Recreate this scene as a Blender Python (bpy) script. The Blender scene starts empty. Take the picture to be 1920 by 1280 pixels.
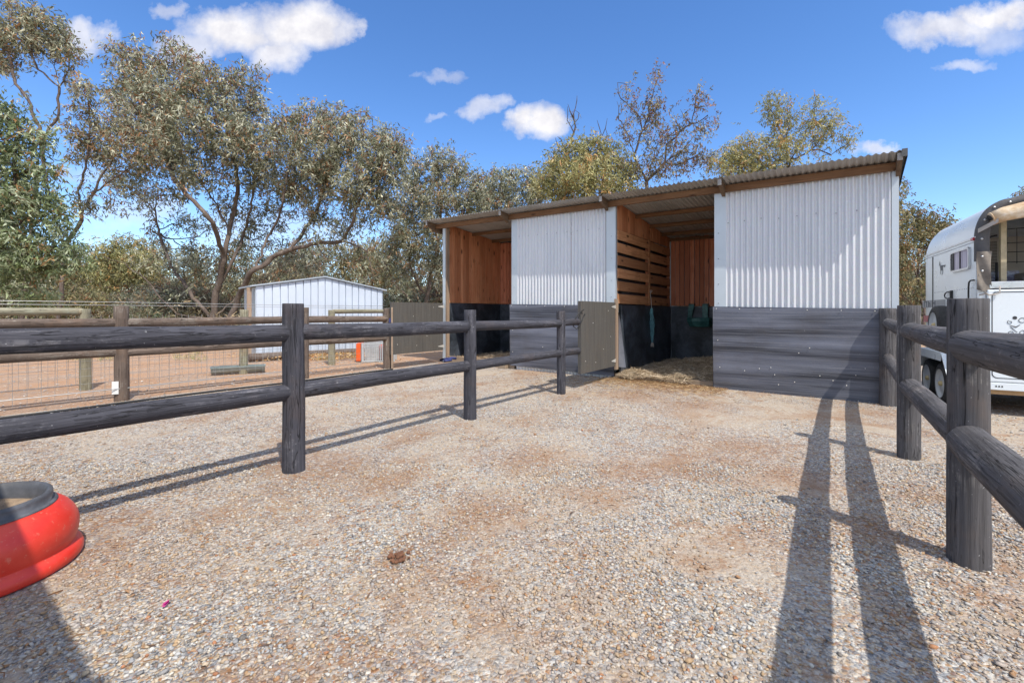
import bpy, math, random
import numpy as np
from mathutils import Vector, Matrix
R = math.radians
random.seed(7); rng = np.random.default_rng(7)
sc = bpy.context.scene
col = sc.collection

# ------------------------------------------------------------------ camera, sun, sky, exposure
F, HZ, CH = 853.0, 585.0, 1.2            # focal in px of a 1920 wide frame, horizon row, eye height
cam = bpy.data.objects.new('camera', bpy.data.cameras.new('camera')); col.objects.link(cam)
cam.data.sensor_width = 36; cam.data.lens = F * 36 / 1920
cam.data.shift_y = -(640 - HZ) / 1920
cam.location = (0, 0, CH); cam.rotation_euler = (R(90), 0, 0)
cam.data.clip_start = .05; cam.data.clip_end = 2000
sc.camera = cam
SUN_EL = R(56.5); SUN_H = Vector((.497, -.868))
sv = Vector((SUN_H.x * math.cos(SUN_EL), SUN_H.y * math.cos(SUN_EL), math.sin(SUN_EL)))
sun = bpy.data.objects.new('sun', bpy.data.lights.new('sun', 'SUN')); col.objects.link(sun)
sun.data.energy = 4.2; sun.data.angle = R(.5); sun.data.color = (1, .94, .85)
sun.rotation_euler = sv.to_track_quat('Z', 'Y').to_euler()
sc.view_settings.view_transform = 'Standard'; sc.view_settings.look = 'None'
sc.view_settings.exposure = .29; sc.view_settings.gamma = 1

class NT:
    def __init__(s, tree): s.t = tree; s.N = tree.nodes; s.L = tree.links
    def n(s, typ, ins=None, **props):
        nd = s.N.new(typ)
        for k, v in props.items(): setattr(nd, k, v)
        for k, v in (ins or {}).items():
            sock = nd.inputs[k]
            if hasattr(v, 'node'): s.L.new(v, sock)
            elif hasattr(v, 'outputs'): s.L.new(v.outputs[0], sock)
            else:
                try: sock.default_value = v
                except Exception: sock.default_value = (*v, 1)
        return nd
    def math(s, op, a, b=0., c=0.): return s.n('ShaderNodeMath', {0: a, 1: b, 2: c}, operation=op).outputs[0]
    def mix(s, f, a, b, mode='MIX'):
        nd = s.N.new('ShaderNodeMix'); nd.data_type = 'RGBA'; nd.blend_type = mode
        for i, v in ((0, f), (6, a), (7, b)):
            if hasattr(v, 'node'): s.L.new(v, nd.inputs[i])
            elif i == 0: nd.inputs[i].default_value = v
            else: nd.inputs[i].default_value = (*v[:3], 1)
        return nd.outputs[2]
    def ramp(s, f, stops, interp='LINEAR'):
        nd = s.N.new('ShaderNodeValToRGB'); cr = nd.color_ramp; cr.interpolation = interp
        while len(cr.elements) < len(stops): cr.elements.new(.5)
        for e, (p, c) in zip(cr.elements, stops):
            e.position = p; e.color = (*c, 1) if hasattr(c, '__len__') else (c, c, c, 1)
        s.L.new(f, nd.inputs[0]); return nd.outputs[0]
    def vscale(s, v, sc_): return s.n('ShaderNodeMapping', {'Vector': v, 'Scale': sc_}).outputs[0]
    def noise(s, v, scale, detail=4, rough=.55, dist=0.): return s.n('ShaderNodeTexNoise', {'Vector': v, 'Scale': scale, 'Detail': detail, 'Roughness': rough, 'Distortion': dist}).outputs[0]
    def mr(s, v, a, b, c=0., d=1.): return s.n('ShaderNodeMapRange', {0: v, 1: a, 2: b, 3: c, 4: d}).outputs[0]

w = bpy.data.worlds.new('World'); sc.world = w; w.use_nodes = True
nt = NT(w.node_tree); nt.N.clear()
sky = nt.n('ShaderNodeTexSky', sky_type='NISHITA', sun_disc=False, sun_elevation=SUN_EL,
           sun_rotation=math.atan2(SUN_H.x, SUN_H.y), ozone_density=2.0, air_density=.85, dust_density=.0)
hs = nt.n('ShaderNodeHueSaturation', {'Hue': .506, 'Saturation': 1.22, 'Value': 1.36, 'Color': sky})
tc = nt.n('ShaderNodeTexCoord').outputs['Generated']
sx = nt.n('ShaderNodeSeparateXYZ', {0: tc})
yy = nt.math('MAXIMUM', sx.outputs[1], .05)
U0 = nt.math('DIVIDE', sx.outputs[0], yy); V0 = nt.math('DIVIDE', sx.outputs[2], yy)
cv = nt.n('ShaderNodeCombineXYZ', {0: U0, 1: V0}).outputs[0]
nz = nt.n('ShaderNodeTexNoise', {'Vector': cv, 'Scale': 9., 'Detail': 7., 'Roughness': .62})
sn = nt.n('ShaderNodeSeparateColor', {0: nz.outputs['Color']})
U = nt.math('ADD', U0, nt.math('MULTIPLY', nt.math('SUBTRACT', sn.outputs[0], .5), .20))
V = nt.math('ADD', V0, nt.math('MULTIPLY', nt.math('SUBTRACT', sn.outputs[1], .5), .11))
clouds = [(560, 55, 105, 52, 1), (430, 62, 110, 45, 1), (640, 62, 40, 32, .8), (520, 100, 70, 38, .9), (350, 95, 60, 40, .7), (308, 22, 32, 17, .5), (165, 62, 50, 36, .75),
          (905, 202, 46, 20, .62), (1012, 232, 56, 36, 1), (820, 138, 44, 13, .35), (826, 211, 20, 7, .3),
          (1790, 55, 130, 28, .85), (1870, 30, 90, 30, .95), (1815, 118, 60, 13, .5), (1890, 75, 60, 30, .45), (1625, 282, 38, 16, .7), (2200, 90, 180, 60, .9),
          (150, 330, 60, 22, .25), (260, 400, 90, 35, .4), (480, 430, 120, 50, .35), (620, 440, 90, 40, .35), (-250, 150, 200, 60, .9)]
acc = None
for (px, py, a, b, k) in clouds:
    e = nt.math('ADD', nt.math('POWER', nt.math('ABSOLUTE', nt.math('MULTIPLY', nt.math('SUBTRACT', U, (px - 960) / F), F / a)), 2.),
                nt.math('POWER', nt.math('ABSOLUTE', nt.math('MULTIPLY', nt.math('SUBTRACT', V, (HZ - py) / F), F / b)), 2.))
    m = nt.math('MULTIPLY', nt.mr(e, 1.3, .15), k)
    acc = m if acc is None else nt.math('MAXIMUM', acc, m)
acc = nt.math('MULTIPLY', acc, nt.mr(sx.outputs[1], .05, .12))
n2 = nt.noise(cv, 14., 5, .6)
ccol = nt.mix(nt.mr(n2, .35, .62), (4.3, 4.3, 4.7), (5.7, 5.6, 5.7))
skyc = nt.mix(acc, nt.mix(1., hs.outputs[0], (1.0, 1.0, 1.0), 'MULTIPLY'), ccol)
# unseen bright clouds added behind and above the camera as neutral fill light
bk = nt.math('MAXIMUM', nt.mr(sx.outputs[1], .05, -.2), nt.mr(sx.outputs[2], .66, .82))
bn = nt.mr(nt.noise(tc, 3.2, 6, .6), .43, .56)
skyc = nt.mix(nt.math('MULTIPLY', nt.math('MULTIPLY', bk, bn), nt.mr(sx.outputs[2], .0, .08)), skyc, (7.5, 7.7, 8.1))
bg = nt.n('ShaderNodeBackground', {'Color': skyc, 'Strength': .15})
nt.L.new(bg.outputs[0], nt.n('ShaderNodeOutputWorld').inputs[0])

# ------------------------------------------------------------------ helpers
def G(px, py):
    d = CH * F / (py - HZ); return Vector(((px - 960) / F * d, d, 0))
def P(px, py, d): return Vector(((px - 960) / F * d, d, CH - (py - HZ) / F * d))
def tag(o, label=None, cat=None, group=None, kind=None):
    if label: o['label'] = label
    if cat: o['category'] = cat
    if group: o['group'] = group
    if kind: o['kind'] = kind
    return o
def empty(name, loc, label, cat, rz=0, group=None):
    o = bpy.data.objects.new(name, None); col.objects.link(o)
    o.empty_display_size = .2; o.location = loc; o.rotation_euler = (0, 0, rz); return tag(o, label, cat, group)
def link(name, me, mat=None, parent=None, smooth=False):
    if mat is not None:
        for m in (mat if isinstance(mat, (list, tuple)) else [mat]): me.materials.append(m)
    if smooth: me.shade_smooth()
    o = bpy.data.objects.new(name, me); col.objects.link(o)
    if parent is not None: o.parent = parent
    return o
class MB:
    def __init__(s): s.v = []; s.f = []
    def box(s, x0, x1, y0, y1, z0, z1): return s.hexa([(x0, y0, z0), (x1, y0, z0), (x1, y1, z0), (x0, y1, z0), (x0, y0, z1), (x1, y0, z1), (x1, y1, z1), (x0, y1, z1)])
    def hexa(s, c):
        b = len(s.v); s.v += [tuple(p) for p in c]
        s.f += [tuple(b + i for i in q) for q in ((3, 2, 1, 0), (4, 5, 6, 7), (0, 1, 5, 4), (1, 2, 6, 5), (2, 3, 7, 6), (3, 0, 4, 7))]
        return s
    def tube(s, pts, r, n=8, cap=True):
        pts = [Vector(p) for p in pts]; rs = r if hasattr(r, '__len__') else [r] * len(pts)
        b = len(s.v); u = None
        for i, p in enumerate(pts):
            t = (pts[min(i + 1, len(pts) - 1)] - pts[max(i - 1, 0)]).normalized()
            if u is None: u = t.orthogonal().normalized()
            u = (u - t * u.dot(t)).normalized(); w_ = t.cross(u)
            for k in range(n):
                a = 2 * math.pi * k / n; s.v.append(tuple(p + (u * math.cos(a) + w_ * math.sin(a)) * rs[i]))
        for i in range(len(pts) - 1):
            for k in range(n):
                a, c = b + i * n + k, b + i * n + (k + 1) % n; s.f.append((a, c, c + n, a + n))
        if cap: s.f.append(tuple(b + k for k in range(n))[::-1]); s.f.append(tuple(b + (len(pts) - 1) * n + k for k in range(n)))
        return s
    def lathe(s, prof, n=64, c=(0, 0, 0), axis='z', cap=False):
        b = len(s.v)
        for (r, z) in prof:
            for k in range(n):
                a = 2 * math.pi * k / n; x, y = r * math.cos(a), r * math.sin(a)
                q = (x, y, z) if axis == 'z' else ((z, x, y) if axis == 'x' else (y, z, x))
                s.v.append((c[0] + q[0], c[1] + q[1], c[2] + q[2]))
        for i in range(len(prof) - 1):
            for k in range(n):
                a, c2 = b + i * n + k, b + i * n + (k + 1) % n; s.f.append((a, c2, c2 + n, a + n))
        if cap: s.f.append(tuple(b + k for k in range(n))[::-1]); s.f.append(tuple(b + (len(prof) - 1) * n + k for k in range(n)))
        return s
    def grid(s, fn, nu, nv):
        b = len(s.v)
        for j in range(nv + 1):
            for i in range(nu + 1): s.v.append(tuple(fn(i / nu, j / nv)))
        for j in range(nv):
            for i in range(nu):
                a = b + j * (nu + 1) + i; s.f.append((a, a + 1, a + nu + 2, a + nu + 1))
        return s
    def poly(s, pts):
        b = len(s.v); s.v += [tuple(p) for p in pts]; s.f.append(tuple(range(b, b + len(pts)))); return s
    def build(s, name, mat=None, parent=None, fn=None, smooth=False, bevel=0):
        v = [fn(p) for p in s.v] if fn else s.v
        me = bpy.data.meshes.new(name); me.from_pydata(v, [], s.f); me.update()
        o = link(name, me, mat, parent, smooth)
        if bevel:
            m = o.modifiers.new('b', 'BEVEL'); m.width = bevel; m.segments = 2; m.limit_method = 'ANGLE'
        return o
def np_mesh(name, V_, Fq, cols=None, mat=None, parent=None, smooth=False, matidx=None, k=4):
    me = bpy.data.meshes.new(name); nV, nF = len(V_), len(Fq)
    me.vertices.add(nV); me.vertices.foreach_set('co', np.ascontiguousarray(V_, dtype=np.float32).ravel())
    me.loops.add(nF * k); me.loops.foreach_set('vertex_index', np.ascontiguousarray(Fq, dtype=np.int32).ravel())
    me.polygons.add(nF); me.polygons.foreach_set('loop_start', np.arange(0, nF * k, k, dtype=np.int32))
    me.polygons.foreach_set('loop_total', np.full(nF, k, dtype=np.int32))
    if matidx is not None: me.polygons.foreach_set('material_index', np.ascontiguousarray(matidx, dtype=np.int32))
    me.update(calc_edges=True)
    if cols is not None:
        at = me.attributes.new('Col', 'FLOAT_COLOR', 'POINT'); at.data.foreach_set('color', np.ascontiguousarray(cols, dtype=np.float32).ravel())
    if smooth: me.polygons.foreach_set('use_smooth', np.ones(nF, dtype=bool))
    return link(name, me, mat, parent)

# ------------------------------------------------------------------ materials
def newmat(name):
    m = bpy.data.materials.new(name); m.use_nodes = True; t = NT(m.node_tree); t.N.clear()
    out = t.n('ShaderNodeOutputMaterial'); bs = t.n('ShaderNodeBsdfPrincipled'); t.L.new(bs.outputs[0], out.inputs[0])
    return m, t, bs
def S(t, bs, **k):
    for a, v in k.items():
        s_ = bs.inputs[{'base': 'Base Color', 'rough': 'Roughness', 'metal': 'Metallic', 'normal': 'Normal', 'spec': 'Specular IOR Level', 'alpha': 'Alpha', 'trans': 'Transmission Weight'}[a]]
        if hasattr(v, 'node'): t.L.new(v, s_)
        else: s_.default_value = (*v, 1) if hasattr(v, '__len__') else v
def bump(t, h, dist=.01, strength=1., normal=None):
    ins = {'Height': h, 'Distance': dist, 'Strength': strength}
    if normal is not None: ins['Normal'] = normal
    return t.n('ShaderNodeBump', ins).outputs[0]
def oc(t): return t.n('ShaderNodeTexCoord').outputs['Object']
def plain(name, c, rough=.5, metal=0., var=.15, scale=6., bmp=0.):
    m, t, b = newmat(name); v = oc(t); n_ = t.noise(v, scale, 6, .65)
    c2 = tuple(x * (1 - var) for x in c); c3 = tuple(min(1, x * (1 + var)) for x in c)
    S(t, b, base=t.ramp(n_, [(.3, c2), (.7, c3)]), rough=t.mr(t.noise(v, scale * 3, 3), .3, .7, rough * .85, min(1, rough * 1.15)), metal=metal)
    if bmp: S(t, b, normal=bump(t, t.noise(v, scale * 8, 5), bmp))
    return m
def logmat(name, dark, light, under=None, crack=.7, worn=None):
    m, t, b = newmat(name); v = oc(t)
    rnd = t.n('ShaderNodeObjectInfo').outputs['Random']
    off = t.n('ShaderNodeCombineXYZ', {0: t.math('MULTIPLY', rnd, 31.), 1: t.math('MULTIPLY', rnd, 17.), 2: t.math('MULTIPLY', rnd, 53.)})
    v = t.n('ShaderNodeVectorMath', {0: v, 1: off}, operation='ADD').outputs[0]
    g1 = t.noise(t.vscale(v, (70, 70, 1.8)), 1., 7, .7, .6)
    g2 = t.noise(t.vscale(v, (9, 9, 1.1)), 1., 4, .6, .8)
    g3 = t.noise(t.vscale(v, (15, 15, .7)), 1., 4, .55, 1.6)
    g4 = t.noise(t.vscale(v, (42, 42, 1.3)), 1., 3, .5, 1.0)
    ck = t.mr(t.math('ABSOLUTE', t.math('SUBTRACT', g3, .5)), .002, .010)            # 0 in the crack
    ck = t.math('MAXIMUM', ck, t.mr(g2, .47, .53))
    ck2 = t.math('MAXIMUM', t.mr(t.math('ABSOLUTE', t.math('SUBTRACT', g4, .5)), .0, .02, .6, 1.), t.mr(t.noise(v, 5., 3), .56, .5))
    base = t.mix(t.mr(g1, .26, .74), dark, light)
    base = t.mix(t.mr(g2, .35, .7, 0., .45), base, tuple(x * .62 for x in dark))
    if worn: base = t.mix(t.math('MULTIPLY', t.mr(t.noise(v, 3.2, 6, .8), .53, .62), t.mr(g1, .48, .60, 0., .8)), base, worn)
    base = t.mix(t.mr(t.noise(v, 1.7, 5, .7), .54, .66, 0., .35), base, tuple(x * y for x, y in zip(light, (.95, .72, .55))))
    ck = t.math('MULTIPLY', ck, ck2)
    base = t.mix(t.math('MULTIPLY', t.math('SUBTRACT', 1., ck), crack), base, (.008, .007, .006))
    sp = t.mr(t.noise(v, 60., 2, .5), .735, .76)
    base = t.mix(t.math('MULTIPLY', sp, .5), base, (.5, .5, .5))
    h = t.math('ADD', t.math('MULTIPLY', g1, .5), t.math('ADD', ck, t.math('MULTIPLY', g2, .4)))
    S(t, b, base=base, rough=.82, spec=.3, normal=bump(t, h, .009, .9))
    return m
def boardmat(name, axis, a, c, knots=True):
    m, t, b = newmat(name); v = oc(t); isl = t.n('ShaderNodeNewGeometry').outputs['Random Per Island']
    off = t.n('ShaderNodeCombineXYZ', {0: t.math('MULTIPLY', isl, 41.), 1: t.math('MULTIPLY', isl, 23.), 2: t.math('MULTIPLY', isl, 67.)})
    v2 = t.n('ShaderNodeVectorMath', {0: v, 1: off}, operation='ADD').outputs[0]
    s = {'z': (26, 26, 1.5), 'y': (26, 1.5, 26), 'x': (1.5, 26, 26)}[axis]
    g = t.noise(t.vscale(v2, s), 1., 5, .6, 1.0); lo = t.noise(v2, 2.2, 4)
    base = t.mix(t.mr(g, .32, .7), a, c)
    base = t.mix(t.mr(isl, 0., 1., 0., .75), base, tuple(x * .5 for x in a))
    base = t.mix(t.mr(lo, .5, .75, 0., .55), base, tuple(x * .5 for x in a))
    if knots:
        s2 = {'z': (9, 9, 3.2), 'y': (9, 3.2, 9), 'x': (3.2, 9, 9)}[axis]
        k = t.n('ShaderNodeTexVoronoi', {'Vector': t.vscale(v2, s2), 'Scale': .75}).outputs[0]
        base = t.mix(t.mr(k, .2, .08, 0., .9), base, (.04, .015, .007))
    S(t, b, base=base, rough=.75, spec=.3, normal=bump(t, g, .004, .6))
    return m
m_galv, t, b = newmat('zincalume'); v = oc(t)
n1 = t.noise(t.vscale(v, (3, 3, .7)), 1., 5, .6); vo = t.n('ShaderNodeTexVoronoi', {'Vector': v, 'Scale': 70.}).outputs[1]
S(t, b, base=t.mix(.05, t.ramp(n1, [(.3, (.55, .565, .595)), (.7, (.65, .665, .69))]), vo), rough=t.mr(n1, .3, .7, .34, .46), metal=.22, normal=bump(t, t.noise(v, 2.2, 4), .01, .2))
m_roof, t, b = newmat('roof_sheet'); v = oc(t)
n1 = t.noise(t.vscale(v, (2, .8, 2)), 1., 6, .65)
S(t, b, base=t.ramp(n1, [(.25, (.38, .385, .37)), (.75, (.60, .60, .58))]), rough=.5, metal=.25)
m_flash = plain('flashing', (.50, .55, .585), .4, .2, .06, 1.5)
m_shedmetal = plain('pale_shed_metal', (.58, .65, .74), .5, .1, .07, 1.2)
m_shedtrim = plain('shed_trim', (.42, .47, .52), .45, .2, .1, 3)
m_rubber, t, b = newmat('black_rubber_sheet'); v = oc(t)
g1 = t.noise(t.vscale(v, (.3, 1, 4.6)), 1., 4, .5, .3); g2 = t.noise(t.vscale(v, (.7, 2, 42)), 1., 6, .75, .1); g3 = t.noise(v, 1.3, 6, .7)
base = t.mix(t.mr(g1, .38, .68), (.030, .032, .042), (.165, .178, .225)); base = t.mix(t.mr(g2, .45, .75, 0., .55), base, (.27, .275, .30))
base = t.mix(t.mr(g3, .5, .7, 0., .35), base, (.075, .06, .048)); base = t.mix(t.mr(t.noise(v, 34., 3), .7, .74, 0., .5), base, (.3, .29, .28))
S(t, b, base=base, rough=t.mr(g1, .3, .7, .55, .72), spec=.35, normal=bump(t, t.math('ADD', g2, t.noise(v, 40., 4)), .004, .5))
m_rubin, t, b = newmat('stall_rubber'); v = oc(t)
g1 = t.noise(v, 2.2, 7, .7, .5); g2 = t.noise(t.vscale(v, (14, 14, 9)), 1., 5, .7)
base = t.mix(t.mr(g1, .42, .72), (.02, .025, .032), (.10, .12, .15)); base = t.mix(t.mr(g2, .62, .75, 0., .5), base, (.16, .16, .17))
S(t, b, base=base, rough=.42, normal=bump(t, g2, .004, .5))
m_pinev = boardmat('pine_boards_vertical', 'z', (.62, .22, .095), (.82, .42, .23))
m_pinev2 = boardmat('pine_boards_back', 'z', (.64, .20, .10), (.82, .38, .23))
m_piney = boardmat('pine_slats', 'y', (.46, .20, .09), (.76, .40, .20))
m_beam = boardmat('pine_beam', 'x', (.17, .085, .04), (.34, .19, .10))
m_rafter = boardmat('rafter_timber', 'y', (.13, .085, .055), (.29, .20, .13), False)
m_sill = boardmat('sill_timber', 'x', (.26, .19, .13), (.42, .33, .24), False)
m_postlt = boardmat('door_post_timber', 'z', (.34, .24, .17), (.52, .40, .29), False)
m_endgrain = plain('weathered_beam_end', (.30, .29, .28), .8, 0, .25, 12)
m_door, t, b = newmat('weathered_ply'); v = oc(t)
g1 = t.noise(t.vscale(v, (40, 40, 1.5)), 1., 5, .7, .4); g2 = t.noise(v, 3., 6, .7); g3 = t.noise(t.vscale(v, (8, 8, 40)), 1., 4)
base = t.mix(t.mr(g1, .25, .8), (.056, .052, .047), (.115, .108, .098)); base = t.mix(t.mr(g2, .5, .72, 0., .35), base, (.11, .085, .06)); base = t.mix(t.mr(g3, .66, .75, 0., .5), base, (.22, .21, .19))
S(t, b, base=base, rough=.85, normal=bump(t, g1, .004, .7))
m_black = logmat('black_stained_log', (.030, .030, .037), (.098, .098, .118), worn=(.19, .185, .20))
m_blackb = logmat('faded_black_log', (.045, .042, .043), (.168, .160, .165), worn=(.26, .245, .23), crack=.95)
m_brown = logmat('brown_weathered_log', (.085, .058, .045), (.24, .19, .155), worn=(.38, .35, .30))
m_green = logmat('green_treated_pine', (.17, .155, .10), (.40, .37, .27), crack=.5, worn=(.34, .38, .30))
m_wire = plain('galvanised_wire', (.42, .42, .41), .45, .6, .1)
m_screw = plain('screw_head', (.72, .71, .66), .4, .4, .1)
m_screwd = plain('dark_screw_head', (.12, .13, .15), .5, .4, .1)
m_white = plain('white_trailer_paint', (.69, .74, .77), .3, 0, .05, 1.1)
m_chrome = plain('aluminium', (.55, .56, .57), .3, .8, .1)
m_dark = plain('dark_rubber_trim', (.016, .017, .019), .6, 0, .2)
m_tyre = plain('tyre_rubber', (.028, .028, .03), .75, 0, .25, 14, .003)
m_rim = plain('white_steel_rim', (.66, .69, .72), .35, 0, .06)
m_cream = plain('cream_hub', (.55, .45, .24), .5)
m_canvas = plain('grey_canvas', (.19, .165, .14), .85, 0, .35, 9, .002)
m_canvasd = plain('dark_canvas', (.085, .083, .085), .8, 0, .2, 9, .002)
m_tan, t, b = newmat('tan_canvas'); v = oc(t)
S(t, b, base=t.ramp(t.noise(v, 5., 5, .7), [(.3, (.40, .24, .12)), (.52, (.60, .46, .30)), (.72, (.78, .72, .62))]), rough=.7, normal=bump(t, t.noise(t.vscale(v, (8, 30, 30)), 1., 4), .01))
m_tanpost = plain('tan_painted_post', (.46, .38, .24), .6, 0, .2, 14)
m_inside = plain('trailer_interior', (.50, .45, .38), .7, 0, .15, 3)
m_red = plain('red_stripe', (.42, .035, .06), .4, 0, .1)
m_grey = plain('grey_stripe', (.24, .26, .29), .4, 0, .08)
m_decal = plain('dark_decal', (.055, .065, .08), .5, 0, .1)
m_decalb = plain('black_decal', (.03, .03, .034), .5, 0, .1)
m_tailred = plain('red_lens', (.35, .01, .015), .2, 0, .1)
m_woodsill = plain('ochre_board', (.42, .27, .14), .7, 0, .15, 10)
m_redpl, t, b = newmat('red_plastic'); v = oc(t)
n1 = t.noise(v, 3., 6, .7); n2_ = t.noise(v, 45., 4, .7)
base = t.mix(t.mr(n1, .35, .7), (.62, .028, .016), (.72, .06, .035)); base = t.mix(t.mr(n2_, .60, .72, 0., .45), base, (.62, .33, .22))
S(t, b, base=base, rough=t.mr(n1, .3, .7, .3, .45), normal=bump(t, n2_, .001, .5))
m_rimpl = plain('dusty_black_plastic', (.085, .088, .097), .5, 0, .55, 9, .0004)
m_feed = plain('dusty_feed', (.33, .24, .16), .95, 0, .35, 20, .01)
m_feeder, t, b = newmat('green_feeder_plastic'); v = oc(t)
S(t, b, base=t.ramp(t.noise(v, 12., 5, .7), [(.35, (.02, .085, .085)), (.7, (.08, .22, .20))]), rough=.35)
m_net = plain('blue_green_hay_net', (.13, .30, .34), .8, 0, .4, 30)
m_string = plain('pale_string', (.42, .38, .34), .9, 0, .2)
m_orange = plain('orange_plastic', (.72, .11, .02), .4, 0, .1)
m_cratew = plain('grey_crate_plastic', (.42, .45, .47), .45, 0, .1)
m_redcloth = plain('red_cloth', (.52, .10, .08), .8, 0, .3, 20)
m_trough = plain('galvanised_trough', (.27, .33, .33), .4, .4, .2)
m_tagw = plain('white_tag', (.7, .7, .68), .5, 0, .04)
m_blue = plain('blue_rope', (.03, .04, .14), .7, 0, .3)
m_strap = plain('black_strap', (.012, .012, .013), .6, 0, .2)
m_dung = plain('dung', (.19, .085, .045), .95, 0, .4, 25, .01)
m_pink = plain('pink_scrap', (.55, .03, .22), .6, 0, .1)
m_bark, t, b = newmat('gum_bark'); v = oc(t)
g = t.noise(t.vscale(v, (3, 3, 1)), 1., 6, .7, .5); g2 = t.noise(v, 9., 5, .7)
S(t, b, base=t.mix(t.mr(g2, .3, .7, 0., .5), t.ramp(g, [(.3, (.06, .042, .034)), (.55, (.15, .115, .095)), (.75, (.38, .32, .27))]), (.11, .08, .06)), rough=.9, normal=bump(t, g2, .05))
m_barkd = plain('dark_twig_bark', (.07, .05, .04), .9, 0, .35, 4)
def leafmat(name, transl=.32):
    m, t, b = newmat(name)
    c = t.n('ShaderNodeAttribute', attribute_name='Col').outputs[0]
    S(t, b, base=c, rough=.5, spec=.35)
    tr = t.n('ShaderNodeBsdfTranslucent', {'Color': c}); mx = t.n('ShaderNodeMixShader', {0: transl, 1: b.outputs[0], 2: tr.outputs[0]})
    t.L.new(mx.outputs[0], [x for x in t.N if x.type == 'OUTPUT_MATERIAL'][0].inputs[0]); return m
m_leaf = leafmat('gum_leaves')
m_straw = leafmat('straw', .15)
m_glass, t, b = newmat('window_glass'); S(t, b, base=(.05, .05, .06), rough=.08)
gl = t.n('ShaderNodeBsdfGlossy', {'Color': (.8, .8, .85, 1), 'Roughness': .03}); tp = t.n('ShaderNodeBsdfTransparent', {'Color': (.75, .77, .8, 1)})
mx = t.n('ShaderNodeMixShader', {0: .18, 1: tp.outputs[0], 2: gl.outputs[0]}); t.L.new(mx.outputs[0], [x for x in t.N if x.type == 'OUTPUT_MATERIAL'][0].inputs[0])
m_curtain, t, b = newmat('lilac_curtain'); v = oc(t)
S(t, b, base=t.ramp(t.noise(t.vscale(v, (30, 30, .5)), 1., 3), [(.3, (.24, .22, .30)), (.7, (.50, .48, .56))]), rough=.8)

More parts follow.
